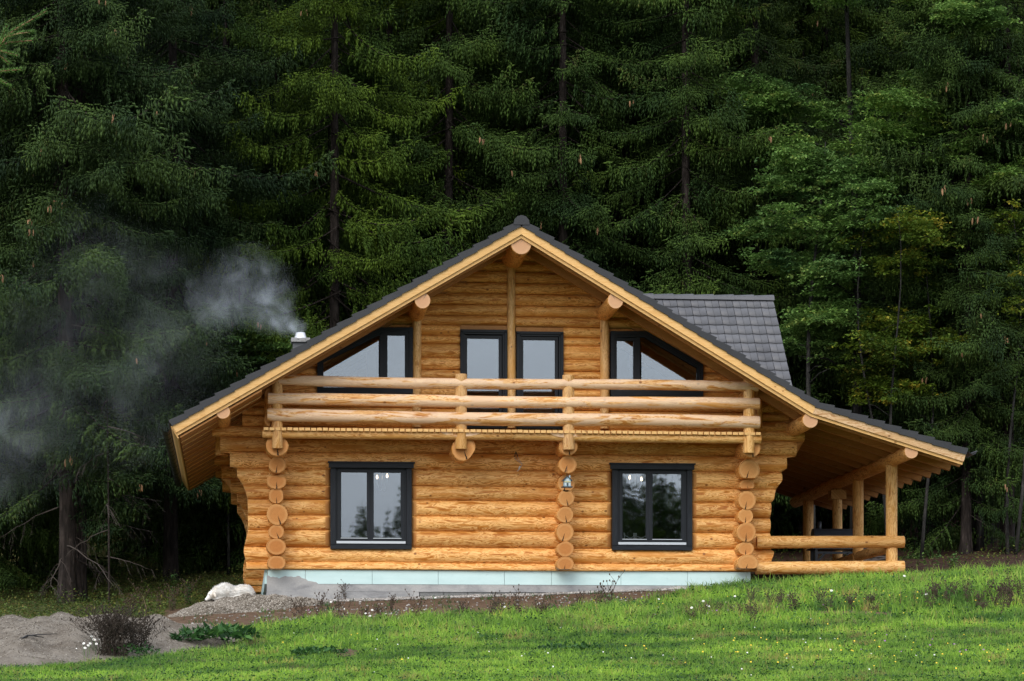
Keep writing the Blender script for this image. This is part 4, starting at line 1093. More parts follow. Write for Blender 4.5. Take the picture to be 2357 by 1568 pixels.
def mound(name,cx,cy,rx,ry,top,rot,seed,m,label,cat,power=1.0,rag=.12):
    n=90; u=np.linspace(-1.25,1.25,n); A,B=np.meshgrid(u,u)
    ang=np.arctan2(B,A); rr=np.sqrt(A*A+B*B)*(1+rag*np.sin(3*ang+seed)+rag*.6*np.sin(5*ang+seed*2))
    hgt=top*np.clip((1-rr**2.2),-.4,1)
    X=cx+A*rx*math.cos(rot)-B*ry*math.sin(rot); Y=cy+A*rx*math.sin(rot)+B*ry*math.cos(rot)
    hgt=hgt+ (hgt>0)*(.10*smooth_noise(X,Y,seed,1.1)+.05*smooth_noise(X,Y,seed+1,.4))*np.clip(hgt/top*3,0,1)
    Z=ground(X,Y)+np.where(hgt>0,hgt,hgt*.5)-.01
    idx=np.arange(n*n).reshape(n,n)
    Fq=np.stack([idx[:-1,:-1].ravel(),idx[:-1,1:].ravel(),idx[1:,1:].ravel(),idx[1:,:-1].ravel()],1)
    me=fastmesh(name,np.stack([X.ravel(),Y.ravel(),Z.ravel()],1),Fq,None,[m],smooth=True)
    o=tag(link(name,me),label,cat)
    def zf(x,y):
        dx,dy=x-cx,y-cy; a=(dx*math.cos(rot)+dy*math.sin(rot))/rx; b=(-dx*math.sin(rot)+dy*math.cos(rot))/ry
        an=np.arctan2(b,a); r_=np.sqrt(a*a+b*b)*(1+rag*np.sin(3*an+seed)+rag*.6*np.sin(5*an+seed*2))
        hh=top*np.clip(1-r_**2.2,-.4,1); hh=hh+(hh>0)*(.10*smooth_noise(x,y,seed,1.1)+.05*smooth_noise(x,y,seed+1,.4))*np.clip(hh/top*3,0,1)
        return ground(x,y)+np.where(hh>0,hh,hh*.5)-.01, r_
    return o,zf
c=at(235,1450,-D+47.5)
sand,sandz=mound('sand_heap',c.x-.75,-D+46.0,3.0,3.5,.60,.0,3.3,M['sand'],'broad heap of grey sand in the left foreground behind the dry bush','sand heap')
n=34000; a=rs.uniform(0,6.28,n); r_=np.sqrt(rs.uniform(0,1,n))*1.12; X=c.x-.75+r_*np.cos(a)*3.0; Y=-D+46.0+r_*np.sin(a)*3.5
Z,rq=sandz(X,Y); k=rq<1.0
o=link('grit',stones(np.stack([X,Y,Z+.002],1)[k],rs.uniform(.005,.013,k.sum()),rs,[M['grit']],'grit'),sand); tag(o,kind='stuff')
gx=at(545,1400,-1.6); 
pile,pilez=mound('gravel_heap',gx.x+.12,-1.75,1.55,1.0,.255,.03,5.1,M['sand'],'grey gravel heap under the sleeping dog at the house corner','gravel heap',rag=.06)
n=26000; a=rs.uniform(0,6.28,n); r_=np.sqrt(rs.uniform(0,1,n))*1.2; X=gx.x+.12+r_*np.cos(a)*1.55; Y=-1.75+r_*np.sin(a)*1.0
Z,rq=pilez(X,Y); k=(rq<1.06)&(rs.uniform(0,1,n)<np.where(rq>.95,.4,1))
tag(link('gravel',stones(np.stack([X,Y,Z+.004],1)[k],rs.uniform(.012,.030,k.sum()),rs,[M['grit']],'gravel'),pile),kind='stuff')
# drainage gravel along the wall
n=15000; px=rs.uniform(600,1560,n); wd=np.interp(px,[600,950,1100,1300,1560],[1.05,.95,.75,.35,.22]); Y=-rs.uniform(-.02,1,n)**1.0*wd; 
uu=(px-1178.5)/F; X=(Y+D)/(ct-uu*st)*(st+uu*ct)
keep=rs.uniform(0,1,n)<np.interp(px,[600,1100,1250,1400,1560],[1,1,.6,.35,.15])
r_=rs.uniform(.012,.042,n)*np.interp(px,[600,800,1560],[.8,1,1.1])
P=np.stack([X,Y,ground(X,Y)+r_*.3+.012*smooth_noise(X,Y,61,.7)],1)[keep]
tag(link('drain_gravel',stones(P,r_[keep],rs,[M['gravel']],'drain_gravel')),kind='stuff',label='strip of pale crushed stone along the foot of the foundation',cat='gravel')
# loose pebbles on the earth
n=1500; px=rs.uniform(440,2357,n); d=rs.uniform(54,66,n); uu=(px-1178.5)/F; X=d/(ct-uu*st)*(st+uu*ct); Y=d-D
Dm,Fm,_,_=masks(X,Y); k=(Dm>.5)&~((X>wx(600))&(X<wx(2070))&(Y>-.05))
tag(link('pebbles',stones(np.stack([X,Y,ground(X,Y)+.01],1)[k],rs.uniform(.01,.035,k.sum()),rs,[M['gravel']],'pebbles')),kind='stuff',label='loose pebbles scattered on the bare brown earth',cat='pebbles')
for i,(px,py,Y,s) in enumerate(((1563,1361,-.75,.12),(1548,1352,-.35,.07),(1432,1362,-.5,.06))):
    c=at(px,py,Y); mb=MB(); rr=random.Random(i)
    vs=[];fs=[]
    for a_ in range(5):
        for b_ in range(8):
            ph=math.pi*(a_+.5)/5;t=2*math.pi*b_/8;q=rr.uniform(.8,1.15); vs.append((c.x+s*1.5*q*math.sin(ph)*math.cos(t),Y+s*q*math.sin(ph)*math.sin(t),gz(c.x,Y)+.02+s*.55*q*math.cos(ph)))
    for a_ in range(4):
        for b_ in range(8): fs.append((a_*8+b_,a_*8+(b_+1)%8,(a_+1)*8+(b_+1)%8,(a_+1)*8+b_))
    fs.append(tuple(range(8))[::-1]); mb.add(vs,fs,None,0,False)
    tag(mb.build('rock',stone_mat('rock_%d'%i,[(0,(.42,.40,.38)),(1,(.4,.4,.4))])),['flat pale rock lying on the brown earth before the foundation','small grey rock touching the foundation above the flat pale rock','small rock on the gravel between the window and the middle log stack'][i],'rock')

# ------------------------------------------------------------------ spruces
def twigs(B,Dr,L_,W_,col,rs):
    """needle-clad twigs: three-sided spindles from base B along unit Dr"""
    n=len(B); ref=rs.normal(0,1,(n,3)); s=np.cross(Dr,ref); s/=np.maximum(np.linalg.norm(s,axis=1,keepdims=True),1e-5); t=np.cross(Dr,s)
    L1=L_[:,None];W1=W_[:,None]
    ring=[B+Dr*L1*.38+(s*math.cos(a)+t*math.sin(a))*W1*.5 for a in (0,2.09,4.19)]
    V=np.stack([B,ring[0],ring[1],ring[2],B+Dr*L1],1).reshape(-1,3)
    b=np.arange(n)[:,None]*5
    T=np.concatenate([b+np.array([[0,2,1]]),b+np.array([[0,3,2]]),b+np.array([[0,1,3]]),b+np.array([[1,2,4]]),b+np.array([[2,3,4]]),b+np.array([[3,1,4]])],1).reshape(-1,3)
    uv=np.stack([np.repeat(col,5),np.tile([0,.45,.45,.45,1.0],n)],1)
    return V,T,uv
def limb_tris(pts,r0,r1):
    n=len(pts); V=[];T=[]
    for i,p in enumerate(pts):
        r=r0+(r1-r0)*i/(n-1)
        for k in range(3): V.append((p[0],p[1]+r*math.cos(2.09*k),p[2]+r*math.sin(2.09*k)))
    for i in range(n-1):
        for k in range(3):
            a=i*3+k;b=i*3+(k+1)%3; T+=[(a,b,b+3),(a,b+3,a+3)]
    return np.array(V),np.array(T)
def branch(Lb,rs,weep=1.0,dense=1.0):
    """one spruce bough along +X. returns V,T,uv,matidx,tip"""
    s=np.linspace(0,1,10); dr=rs.uniform(.38,.72)
    zc=lambda q: Lb*(-dr*q+ (dr*.85)*q*q*q*.9+.02)
    yc=lambda q: Lb*.06*np.sin(q*3+w0)
    w0=rs.uniform(0,6); pts=[(Lb*q,yc(q),zc(q)) for q in s]
    V0,T0=limb_tris(pts,.022*Lb/3+.004,.004)
    B=[];Dd=[];Lt=[];Wt=[];Cc=[]
    q=.22 if Lb>2 else .1
    def put(p,d,l,w,c):
        d=np.array(d);d=d/np.linalg.norm(d);B.append(p);Dd.append(d);Lt.append(l);Wt.append(w);Cc.append(c)
    side=1
    while q<1.0:
        side=-side
        p=np.array((Lb*q,yc(q),zc(q)))
        # lateral
        ll=min(1.05,.22+.55*(1-q)*Lb*.62)*rs.uniform(.7,1.15)
        fw=rs.uniform(.5,.9)
        dv=np.array((fw,side*1.0,-.12*weep+rs.uniform(-.12,.1)));dv/=np.linalg.norm(dv)
        m=max(2,int(ll/.068*dense))
        c0=np.clip(rs.normal(.45,.13),0,1)
        for k in range(m):
            f=(k+.6)/m; pp=p+dv*ll*f+np.array((0,0,-.16*weep*ll*f*f+.05*max(0,f-.7)))
            h=rs.uniform(0,1)
            # hanging tassels and forward sprays
            hang=weep*(1.0+.8*(1-q))
            tl=rs.uniform(.10,.34)*(1.4 if h>.75 else 1)*(.7+.4*weep); hd=np.array((rs.uniform(-.15,.30)+fw*.2,side*rs.uniform(-.15,.35),-hang*rs.uniform(.9,1.8))); hd/=np.linalg.norm(hd)
            ns_=max(1,int(tl/.11)); cc_t=np.clip(c0+rs.normal(-.05,.18),0,1)
            for q_ in range(ns_): put(pp+hd*tl*q_/ns_*.9,hd+rs.normal(0,.17,3),tl/ns_*1.35,rs.uniform(.034,.052),np.clip(cc_t+rs.normal(0,.08),0,1))
            put(pp+np.array((0,0,.01)),(fw+rs.uniform(-.4,.4),side*rs.uniform(.1,1.2),rs.uniform(-.35,.20)),rs.uniform(.08,.15),rs.uniform(.036,.052),np.clip(c0+rs.normal(.06,.14),0,1))
        put(p+dv*ll,dv+np.array((0,0,.15)),.14,.045,np.clip(c0+.15,0,1))
        # along the limb, upper side
        put(p,(1,side*rs.uniform(.2,.8),rs.uniform(.0,.45)),rs.uniform(.09,.16),.050,np.clip(c0+.3,0,.95)); put(p,(.6,-side*rs.uniform(.2,.8),rs.uniform(.1,.5)),rs.uniform(.09,.16),.050,np.clip(c0+.3,0,.95))
        q+=.12/Lb/dense
    for k in range(5): put(np.array((Lb*(.93+.015*k),yc(.96),zc(.96)+.01)),(1,rs.uniform(-.7,.7),rs.uniform(.0,.6)),rs.uniform(.12,.2),.048,.8)
    V1,T1,uv1=twigs(np.array(B),np.array(Dd),np.array(Lt),np.array(Wt),np.array(Cc),rs)
    V=np.concatenate([V0,V1]);T=np.concatenate([T0,T1+len(V0)]);uv=np.concatenate([np.zeros((len(V0),2)),uv1])
    mi=np.concatenate([np.ones(len(T0),int),np.zeros(len(T1),int)])
    return V,T,uv,mi,np.array((Lb*.9,yc(.9),zc(.9)-.08))
BR={}
for Lb in (.8,1.4,2.1,2.8,3.5):
    BR[Lb]=[branch(Lb,np.random.RandomState(int(Lb*100)+k),weep=(.75,1.25,1.0)[k]) for k in range(3)]
def spruce_crown(seed,H,z0,Rm,mat_,weep=None,sparse=1.0,ztop_full=26):
    rs=np.random.RandomState(seed); Vs=[];Ts=[];Us=[];Ms=[];tips=[];nb=0
    z=z0
    while z<H-.3:
        f=1-(z-z0)/(H-z0); Rz=Rm*min(1,f*1.6)**.8*rs.uniform(.82,1.1)
        up=(z>ztop_full)
        m=rs.randint(2,4) if not up else 2
        a0=rs.uniform(0,6.28)
        for k in range(m):
            Lw=max(.6,Rz*rs.choice([.5,.7,.85,1.0,1.2])*rs.uniform(.9,1.1)); key=min(BR,key=lambda q:abs(q-Lw)); V,T,uv,mi,tip=BR[key][rs.randint(3)]
            sc=Lw/key; az=a0+6.283*k/m+rs.uniform(-.35,.35); pit=rs.uniform(-.40,.10)+(.22*(1-f))
            roll=rs.uniform(-.25,.25)
            cp,sp=math.cos(pit),math.sin(pit);ca,sa=math.cos(az),math.sin(az);cr_,sr_=math.cos(roll),math.sin(roll)
            Rx=np.array([[1,0,0],[0,cr_,-sr_],[0,sr_,cr_]]);Ry=np.array([[cp,0,-sp],[0,1,0],[sp,0,cp]]);Rz_=np.array([[ca,-sa,0],[sa,ca,0],[0,0,1]])
            A=(Rz_@Ry@Rx)
            scv=np.array([sc,sc if sc<1 else 1,sc if sc<1 else 1]) if False else np.array([sc]*3)
            zz=z+rs.uniform(-.15,.15)
            Vs.append((V*scv)@A.T+np.array([0,0,zz])); Ts.append(T+nb); nb+=len(V)
            u=uv.copy(); u[:,0]=np.clip(u[:,0]+rs.normal(0,.09),0,1); Us.append(u); Ms.append(mi); tips.append((A@(tip*sc))+np.array([0,0,zz]))
        z+=rs.uniform(.14,.42)*sparse*(1 if not up else 2)
    me=fastmesh('crown',np.concatenate(Vs),np.concatenate(Ts),np.concatenate(Us),[mat_,M['bark']],np.concatenate(Ms))
    return me,np.array(tips)
def trunk_mesh(H,r,seed,m,ns=12,knots=True,lean=0,flare=1.6):
    rs=np.random.RandomState(seed); V=[];nz_=46
    for i in range(nz_):
        z=H*(i/(nz_-1))**1.3-.6*(i==0); rr=r*(1-z/H*.93)*(1+(flare-1)*math.exp(-max(z,0)/.35))
        for k in range(ns):
            a=2*math.pi*k/ns; q=rr*(1+.06*math.sin(3*a+seed+z*.4)+.03*rs.normal()+ .12*math.exp(-max(z,0)/.3)*math.sin(5*a+seed))
            V.append((q*math.cos(a)+.05*math.sin(z*.3+seed)+lean*z,q*math.sin(a),z))
    Fq=[]
    for i in range(nz_-1):
        for k in range(ns): Fq.append((i*ns+k,i*ns+(k+1)%ns,(i+1)*ns+(k+1)%ns,(i+1)*ns+k))
    return fastmesh('trunk',np.array(V),np.array(Fq),None,[m],smooth=True)
def dead_mesh(seed,L_,droop=.35,n=9):
    rs=random.Random(seed); mb=MB()
    pts=[(L_*i/8,rs.uniform(-.03,.03)*L_,-droop*L_*(i/8)**1.6+rs.uniform(-.02,.02)) for i in range(9)]
    mb.tube(pts,[.014*(1-i/9)+.003 for i in range(9)],5)
    for k in range(n):
        i=rs.randint(2,8);p=Vector(pts[i]);s=rs.choice((-1,1)); l=rs.uniform(.15,.45)
        q=[p,p+Vector((.4,s*.6,-.35))*l*.5,p+Vector((.6,s*.8,-1.0))*l]
        mb.tube(q,[.006,.004,.002],3,sm=False)
        for j in range(3):
            p2=p+(q[2]-p)*rs.uniform(.3,.9); mb.tube([p2,p2+Vector((rs.uniform(-.1,.3),rs.uniform(-.2,.2),-.3))*l],[.003,.0015],3,sm=False)
    return mb.build('dead_branch',M['twig'])
DEAD=[dead_mesh(i,rand_l,.2+.3*i/4) for i,rand_l in enumerate((1.3,1.7,1.0,2.1,.8))]
dead_me=[o.data for o in DEAD]
for o in DEAD: bpy.data.objects.remove(o)
def cone_mesh():
    mb=MB(); n=7
    prof_=[(.004,0),(.016,-.015),(.021,-.045),(.019,-.085),(.012,-.12),(.003,-.14)]
    mb.lathe((0,0,0),prof_[::-1],n,sm=False); o=mb.build('cone',M['cone']); me=o.data; bpy.data.objects.remove(o); return me
cone_me=cone_mesh()
# crown height is measured from the ground; three kinds of needles
CR={'A':spruce_crown(1,30,3.2,3.6,M['needle_dark']),'B':spruce_crown(2,29,1.6,3.3,M['needle']),'C':spruce_crown(3,27,.7,3.5,M['needle_yellow']),
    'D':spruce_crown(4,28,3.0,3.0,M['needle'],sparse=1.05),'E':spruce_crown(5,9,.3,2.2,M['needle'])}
TRK={'A':trunk_mesh(30,.21,1,M['bark'],flare=1.3),'B':trunk_mesh(29,.17,2,M['bark']),'C':trunk_mesh(27,.17,3,M['bark']),'D':trunk_mesh(28,.15,4,M['bark']),'E':trunk_mesh(9,.09,5,M['bark'])}
def spruce(kind,px,d,rz,sc,label,group=None,cones=0,dead=0,seed=0,X=None,Y=None):
    if X is None:
        Y=d-D; X=at(px,1000,Y).x
    t=empty('spruce_tree',(X,Y,gz(X,Y)-.05),rz,label,'spruce tree',group); t.scale=(sc,sc,sc)
    c=link('crown',CR[kind][0],t); k=link('trunk',TRK[kind],t)
    rr=random.Random(seed*7+int(px))
    for i in range(dead):
        o=link('dead_branch',dead_me[rr.randrange(5)],t); o.location=(0,0,rr.uniform(1.0,7.0)); o.rotation_euler=(0,rr.uniform(-.2,.35),rr.uniform(0,6.28)); q=rr.uniform(.7,1.3); o.scale=(q,q,q)
    if cones:
        tips=CR[kind][1]; cand=[]
        for tp in tips:
            w=Matrix.Rotation(rz,3,'Z')@Vector(tp)*sc; P=Vector((X,Y,t.location.z))+w
            if w.y>-.8: continue
            dep=P.x*st+(P.y+D)*ct; cx=1178.5+F*(P.x*ct-(P.y+D)*st)/dep; cy=HOR-F*P.z/dep
            if -20<cx<2380 and -10<cy<1150 : cand.append(tp)
        rr.shuffle(cand)
        for tp in cand[:cones]:
            for j in range(rr.choice((1,2,2,3))):
                o=link('cone',cone_me,t); o.location=Vector(tp)+Vector((rr.uniform(-.1,.1),rr.uniform(-.1,.1),rr.uniform(-.12,.03))); o.rotation_euler=(rr.uniform(-.15,.15),rr.uniform(-.15,.15),0); q=rr.uniform(1.0,1.35)/sc; o.scale=(q,q,q)
    return t
# front row, each named by what sets it apart
FRONT=[('A',150,73.5,.3,1.0,'tall dark spruce with a thick bare trunk behind the sand heap, nearest on the left',14,12),
 ('A',182,74.6,2.1,.93,'dark spruce with a trunk close behind the thickest left trunk, hung with dry twigs',6,8),
 ('B',-60,77,1.0,1.0,'dark spruce at the left edge of the picture, fading into thin smoke',6,2),
 ('A',395,79,4.0,.92,'dark spruce behind the drifting chimney smoke, branches hanging low',12,5),
 ('B',520,84,5.2,.95,'spruce rising behind the chimney and the left eave',8,2),
 ('C',770,80,1.4,1.0,'bright yellow-green spruce with long sweeping boughs right of the chimney smoke',6,1),
 ('C',900,86,3.4,1.05,'yellow-green spruce second from the smoke, its trunk half hidden',5,2),
 ('D',1032,83,.9,1.1,'spruce whose slim grey trunk shows left above the roof peak',6,4),
 ('B',1190,88,2.6,1.0,'deep green spruce standing straight behind the roof peak',5,2),
 ('D',1296,82,4.4,1.08,'spruce with bare trunk showing just right of the roof peak',8,4),
 ('B',1440,85,.2,1.0,'full green spruce above the right roof slope, left of the slim bare trunk',5,2),
 ('D',1582,81,3.0,1.05,'spruce with a slim bare trunk above the grey dormer roof',8,5),
 ('A',1740,84,5.6,.9,'dark spruce directly behind the grey dormer roof',6,3),
 ('B',1900,90,2.2,1.0,'shaded spruce between the dormer and the broad-leaved trees',4,2),
 ('B',2225,77,1.9,.80,'spruce on the right with sprays hanging over the porch gutter',8,2),
 ('A',2318,77.5,4.9,.88,'spruce with a stout grey trunk at the far right beyond the porch',8,3),
 ('D',2150,85,.4,1.0,'spruce behind the yellowing bush right of the dormer',6,3)]
for i,(k,px,d,rz,sc,lb,cn,dd_) in enumerate(FRONT): spruce(k,px,d,rz,sc,lb,None,cn,dd_,i)
for i,(px,d,sc,lb) in enumerate(((345,86,1.2,'bushy young spruce with boughs to the ground, between the thick trunk and the house'),(455,87,1.3,'young spruce filling the gap behind the sleeping dog'),(555,80.5,.95,'small dense spruce close to the left eave'),(640,84,1.5,'young spruce directly behind the chimney'),(60,82,1.2,'bushy young spruce low at the left edge'),(-30,79,1.0,'low spruce cut by the left edge of the picture'),
    (1850,86,1.25,'young spruce behind the lower end of the dormer roof'),(1990,88,1.2,'young spruce under the yellowing bush'),(2130,82,1.0,'young spruce hanging over the porch roof end'),(2290,84,1.3,'young spruce behind the grey trunks on the right'))):
    spruce('E',px,d,i*1.3,sc*1.25,lb,None,0,0,i)
rr=random.Random(77)
sec=[]
for i,px in enumerate(range(-240,2700,118)):
    sec.append((rr.choice('ABDB'),px+rr.uniform(-30,30),93+rr.uniform(-2.5,4),rr.uniform(0,6.28),rr.uniform(.9,1.12)))
for i,px in enumerate(range(-300,2760,105)):
    sec.append((rr.choice('ABBA'),px+rr.uniform(-30,30),103+rr.uniform(-2.5,4),rr.uniform(0,6.28),rr.uniform(.9,1.12)))
for i,px in enumerate(range(-300,2760,105)):
    sec.append((rr.choice('ABBA'),px+rr.uniform(-30,30),116+rr.uniform(-3,4),rr.uniform(0,6.28),rr.uniform(.95,1.15)))
for k,px,d,rz,sc in sec:
    spruce(k,px,d,rz,sc,'dark spruce deep in the forest behind the front row of trees','spruces deep in the forest')
# trees beyond the meadow behind the viewer: the house windows mirror them
MIR=[(925,1105,118),(968,1070,120),(892,1160,118),(838,1140,125),(858,1190,116),(780,1205,125),(815,1200,119),(1010,1090,122),(700,1255,120),(1060,1130,118),(1130,1180,122)]
MIR+=[(1385+i*27,(1040,1075,1022,1090,1060,1030,1082,1048,1070,1035,1085,1060,1100,1120)[i],(100,108,116,104)[i%4]) for i in range(14)]+[(1380+i*23,(1095,1120,1088,1130,1105,1112,1090)[i%7],(112,122,118)[i%3]) for i in range(16)]
for i,(px,top,dm) in enumerate(MIR):
    Y=-dm; dist=D+dm; v=Vector(at(px,1000,dm)); X=v.x
    g0=gz(X,Y); ztop=(HOR-top)/F*dist; sc=(ztop-g0)/{'B':29.,'C':27.}['BCBCCBBC'[i%8]]
    spruce('BCBCCBBC'[i%8],px,0,i*1.1,max(.3,sc),'dark spruce across the meadow facing the house','spruces across the meadow',X=X,Y=Y)

# ------------------------------------------------------------------ broad-leaved trees
def broad(name,px,d,H,cz0,cz1,rad,nspray,mat_,label,cat,seed,nleaf=46,spr=.62,lf=.095,stems=1,trunk_r=.12,flat=.35,off=(0,0)):
    rs=np.random.RandomState(seed); Y=d-D; X=at(px,1000,Y).x; g0=gz(X,Y)
    t=empty(name,(X,Y,g0-.05),0,label,cat)
    # sprays on limbs spread through an uneven crown
    cl=[];az=rs.uniform(0,6.28,60)
    mb=MB(); rr_=random.Random(seed)
    ends=[]
    nl=26
    for s_ in range(stems):
        sx=rr_.uniform(-.2,.2)*stems; sy=rr_.uniform(-.2,.2)*stems; lx=rr_.uniform(-.25,.25)*(stems>1);ly=rr_.uniform(-.2,.2)*(stems>1)
        pts=[(sx+lx*H*.3*f+.35*math.sin(f*5+s_*2+seed)*f,sy+ly*H*.3*f+.2*math.sin(f*6+seed),H*.93*f) for f in [i/9 for i in range(10)]]
        mb.tube(pts,[trunk_r*(1-.85*i/9) for i in range(10)],8)
        for k in range(nl//stems):
            f=rr_.uniform(max(.08,cz0/H*.7),.97); a=rr_.uniform(0,6.28); 
            i=int(f*9);p=Vector(pts[i]).lerp(Vector(pts[min(9,i+1)]),f*9-i)
            prof=math.sin(math.pi*min(1,max(0,(f*H-cz0)/(cz1-cz0)))**.7)**.6 if cz1>cz0 else 1
            Ln=rad*(.35+.65*max(.2,prof))*rr_.uniform(.6,1.15); e=p+Vector((math.cos(a)*Ln,math.sin(a)*Ln,rr_.uniform(.1,.55)*Ln))
            mid=(p+e)/2+Vector((0,0,.12*Ln)); mb.tube([p,mid,e],[trunk_r*.3*(1-f*.6),trunk_r*.16,.008],5); ends.append((p,mid,e))
    mb.build('trunk',M['barkg'],t)
    C=[];Lf=[];Cc=[];Vs=[]
    nb=0;VV=[];TT=[];UU=[]
    for k in range(nspray):
        p,mid,e=ends[rs.randint(len(ends))]; f=rs.uniform(.25,1.05)**.8
        q=(p*(1-f)+mid*f) if f<.5 else (mid*(2-2*f)+e*(2*f-1)); q=np.array(q)+rs.normal(0,.22,3)*np.array([1,1,.6])
        if q[2]<cz0*.8: continue
        a=rs.uniform(0,6.28);n=nleaf; u=rs.uniform(0,1,n);v=rs.normal(0,.33,n)*np.sqrt(u)*(1.1-u*.5)
        dx,dy=math.cos(a),math.sin(a); s=spr*rs.uniform(.6,1.3)
        dz=-.18*u*u*s+rs.normal(0,.03,n)+ (rs.uniform(-.1,.25))*u*s
        pos=np.stack([q[0]+s*(u*dx-v*dy),q[1]+s*(u*dy+v*dx),q[2]+dz],1)
        L_=lf*rs.uniform(.7,1.3,n)
        V,T,uv=leaves(pos,L_,L_*.62,rs,np.clip(rs.normal(rs.normal(.5,.22),.16,n),0,1),.35,-.15)
        VV.append(V);TT.append(T+nb);UU.append(uv);nb+=len(V)
    me=fastmesh('crown',np.concatenate(VV),np.concatenate(TT),np.concatenate(UU),[mat_]); link('crown',me,t)
    return t
broad('beech_tree',1985,79.5,20,6.8,19.5,3.2,1900,M['leaf'],'tall beech with layered mid-green leaves above and right of the dormer','beech tree',1,trunk_r=.15)
broad('beech_tree',2230,77.5,16,8.0,15.5,2.9,1900,M['leaf'],'beech with pale leaf tips near the right edge, above the porch','beech tree',2,stems=2,trunk_r=.12)
broad('beech_tree',1880,76.5,11.5,6.6,11.0,1.8,1000,M['leaf'],'lower beech with light green drooping sprays right of the dormer ridge','beech tree',3,trunk_r=.09)
broad('hazel_bush',2075,76,9.4,4.9,9.0,1.6,560,M['leaf_y'],'bush with yellowing autumn leaves right of the dormer','bush',4,stems=3,trunk_r=.05)
broad('hazel_bush',2310,75.5,9.6,7.3,9.4,1.1,120,M['leaf_y'],'yellow-green leafy branches at the far right edge','bush',5,stems=2,trunk_r=.05)
broad('elder_bush',575,79,6.9,4.2,7.2,1.7,330,M['leaf'],'leafy bush veiled by smoke just left of the chimney','bush',6,stems=3,trunk_r=.04)
broad('beech_tree',2390,80,20,9,19.5,2.6,600,M['leaf'],'beech at the right edge behind the pale-tipped one','beech tree',8,trunk_r=.14)
t=empty('dead_tree',(at(246,1000,9.5).x,9.5,gz(at(246,1000,9.5).x,9.5)-.1),0,'thin dead stem with dry side twigs right of the thick left trunk','dead tree'); link('trunk',trunk_mesh(5.5,.03,77,M['bark'],flare=1.1),t)
for i in range(7):
    o=link('dead_branch',dead_me[i%5],t); o.location=(0,0,1.2+i*.6); o.rotation_euler=(0,.1,i*2.4); o.scale=(.8,)*3
# bare trunks right of the porch
for i,(px,d,r,lb) in enumerate(((2243,80.5,.11,'slim grey trunk right of the porch, first of three'),(2277,81.5,.14,'grey trunk leaning between two others right of the porch'))):
    Y=d-D;X=at(px,1000,Y).x; t=empty('forest_tree',(X,Y,gz(X,Y)-.1),i,lb,'tree'); o=link('trunk',trunk_mesh(16,r,20+i,M['barkg'],lean=.01),t)
    c=link('crown',CR['E'][0],t); c.location=(0,0,9)

# ------------------------------------------------------------------ smoke
def smoke_mat(name,dens,seed,pts,cut=.42,sc=1.6):
    """density falls off around a chain of puffs given in world space, broken up by noise"""
    m=bpy.data.materials.new(name); m.use_nodes=True; t=m.node_tree; t.nodes.clear(); g=NG.__new__(NG); g.t=t; g.b=None
    o=g.n('ShaderNodeOutputMaterial'); v=g.n('ShaderNodeVolumePrincipled'); v.inputs['Color'].default_value=(.86,.93,1,1); v.inputs['Anisotropy'].default_value=.2
    p=g.n('ShaderNodeNewGeometry').outputs['Position']
    wn=g.n('ShaderNodeTexNoise'); wn.inputs['Scale'].default_value=1.1; wn.inputs['Detail'].default_value=3; g.L(p,wn.inputs['Vector'])
    sub=g.n('ShaderNodeVectorMath'); sub.operation='SUBTRACT'; g.L(wn.outputs['Color'],sub.inputs[0]); sub.inputs[1].default_value=(.5,.5,.5)
    scl=g.n('ShaderNodeVectorMath'); scl.operation='SCALE'; g.L(sub.outputs[0],scl.inputs[0]); scl.inputs['Scale'].default_value=1.1*sc/1.6
    add=g.n('ShaderNodeVectorMath'); add.operation='ADD'; g.L(p,add.inputs[0]); g.L(scl.outputs[0],add.inputs[1]); pw=add.outputs[0]
    tot=None
    for (c,r,w) in pts:
        d=g.n('ShaderNodeVectorMath'); d.operation='DISTANCE'; g.L(pw if r>.3 else p,d.inputs[0]); d.inputs[1].default_value=c
        f=g.math('MAXIMUM',g.math('SUBTRACT',1.0,g.math('DIVIDE',d.outputs['Value'],r)),0.0)
        f=g.math('MULTIPLY',g.math('MULTIPLY',f,f),w)
        tot=f if tot is None else g.math('ADD',tot,f)
    n1=g.noise(p,sc,5,.62,.8); k=g.ramp(n1,[(cut,(0,0,0)),(cut+.22,(1,1,1))])
    g.L(g.math('MULTIPLY',g.math('MULTIPLY',tot,g.math('ADD',k,.12)),dens),v.inputs['Density'])
    g.L(v.outputs[0],o.inputs['Volume']); return m
sy=cy_
def sp(px,py,r,w,dy=0): c=at(px,py,sy+dy); return ((c.x,c.y,c.z),r/F*(D+sy),w)
def ell(name,c,rx,ry,rz_,m,label):
    mb=MB(); mb.lathe((0,0,0),[(max(.01,math.sin(math.pi*i/12)),-math.cos(math.pi*i/12)) for i in range(13)],20)
    o=mb.build(name,m); o.location=c; o.scale=(rx,ry,rz_); tag(o,label,'smoke',None,'stuff'); return o
dense=[sp(694,764,16,3.2),sp(690,752,28,2.6),sp(680,738,44,2.4),sp(662,722,64,1.9),sp(640,716,75,1.0),sp(605,700,85,.75),sp(568,690,95,.6,.3),sp(530,675,110,.50,.5),sp(480,700,120,.45,.6),sp(610,655,90,.4,.3),sp(560,600,110,.22,.5)]
c=at(585,680,sy+.3); k=(D+sy)/F
ell('chimney_smoke',c,165*k,1.5,125*k,smoke_mat('smoke_dense',2.2,1,dense,.50,2.0),'white wood smoke blowing left from the steel chimney flue')
thin=[sp(430,720,200,.5,1),sp(330,690,220,.4,1.2),sp(210,610,200,.6,1.5),sp(120,800,240,.8,1.5),sp(310,920,220,1.0,1.3),sp(60,960,240,1.3,1.5),sp(-40,1060,220,1.3,1.5),sp(400,820,180,.6,1)]
c=at(200,830,sy+1.4)
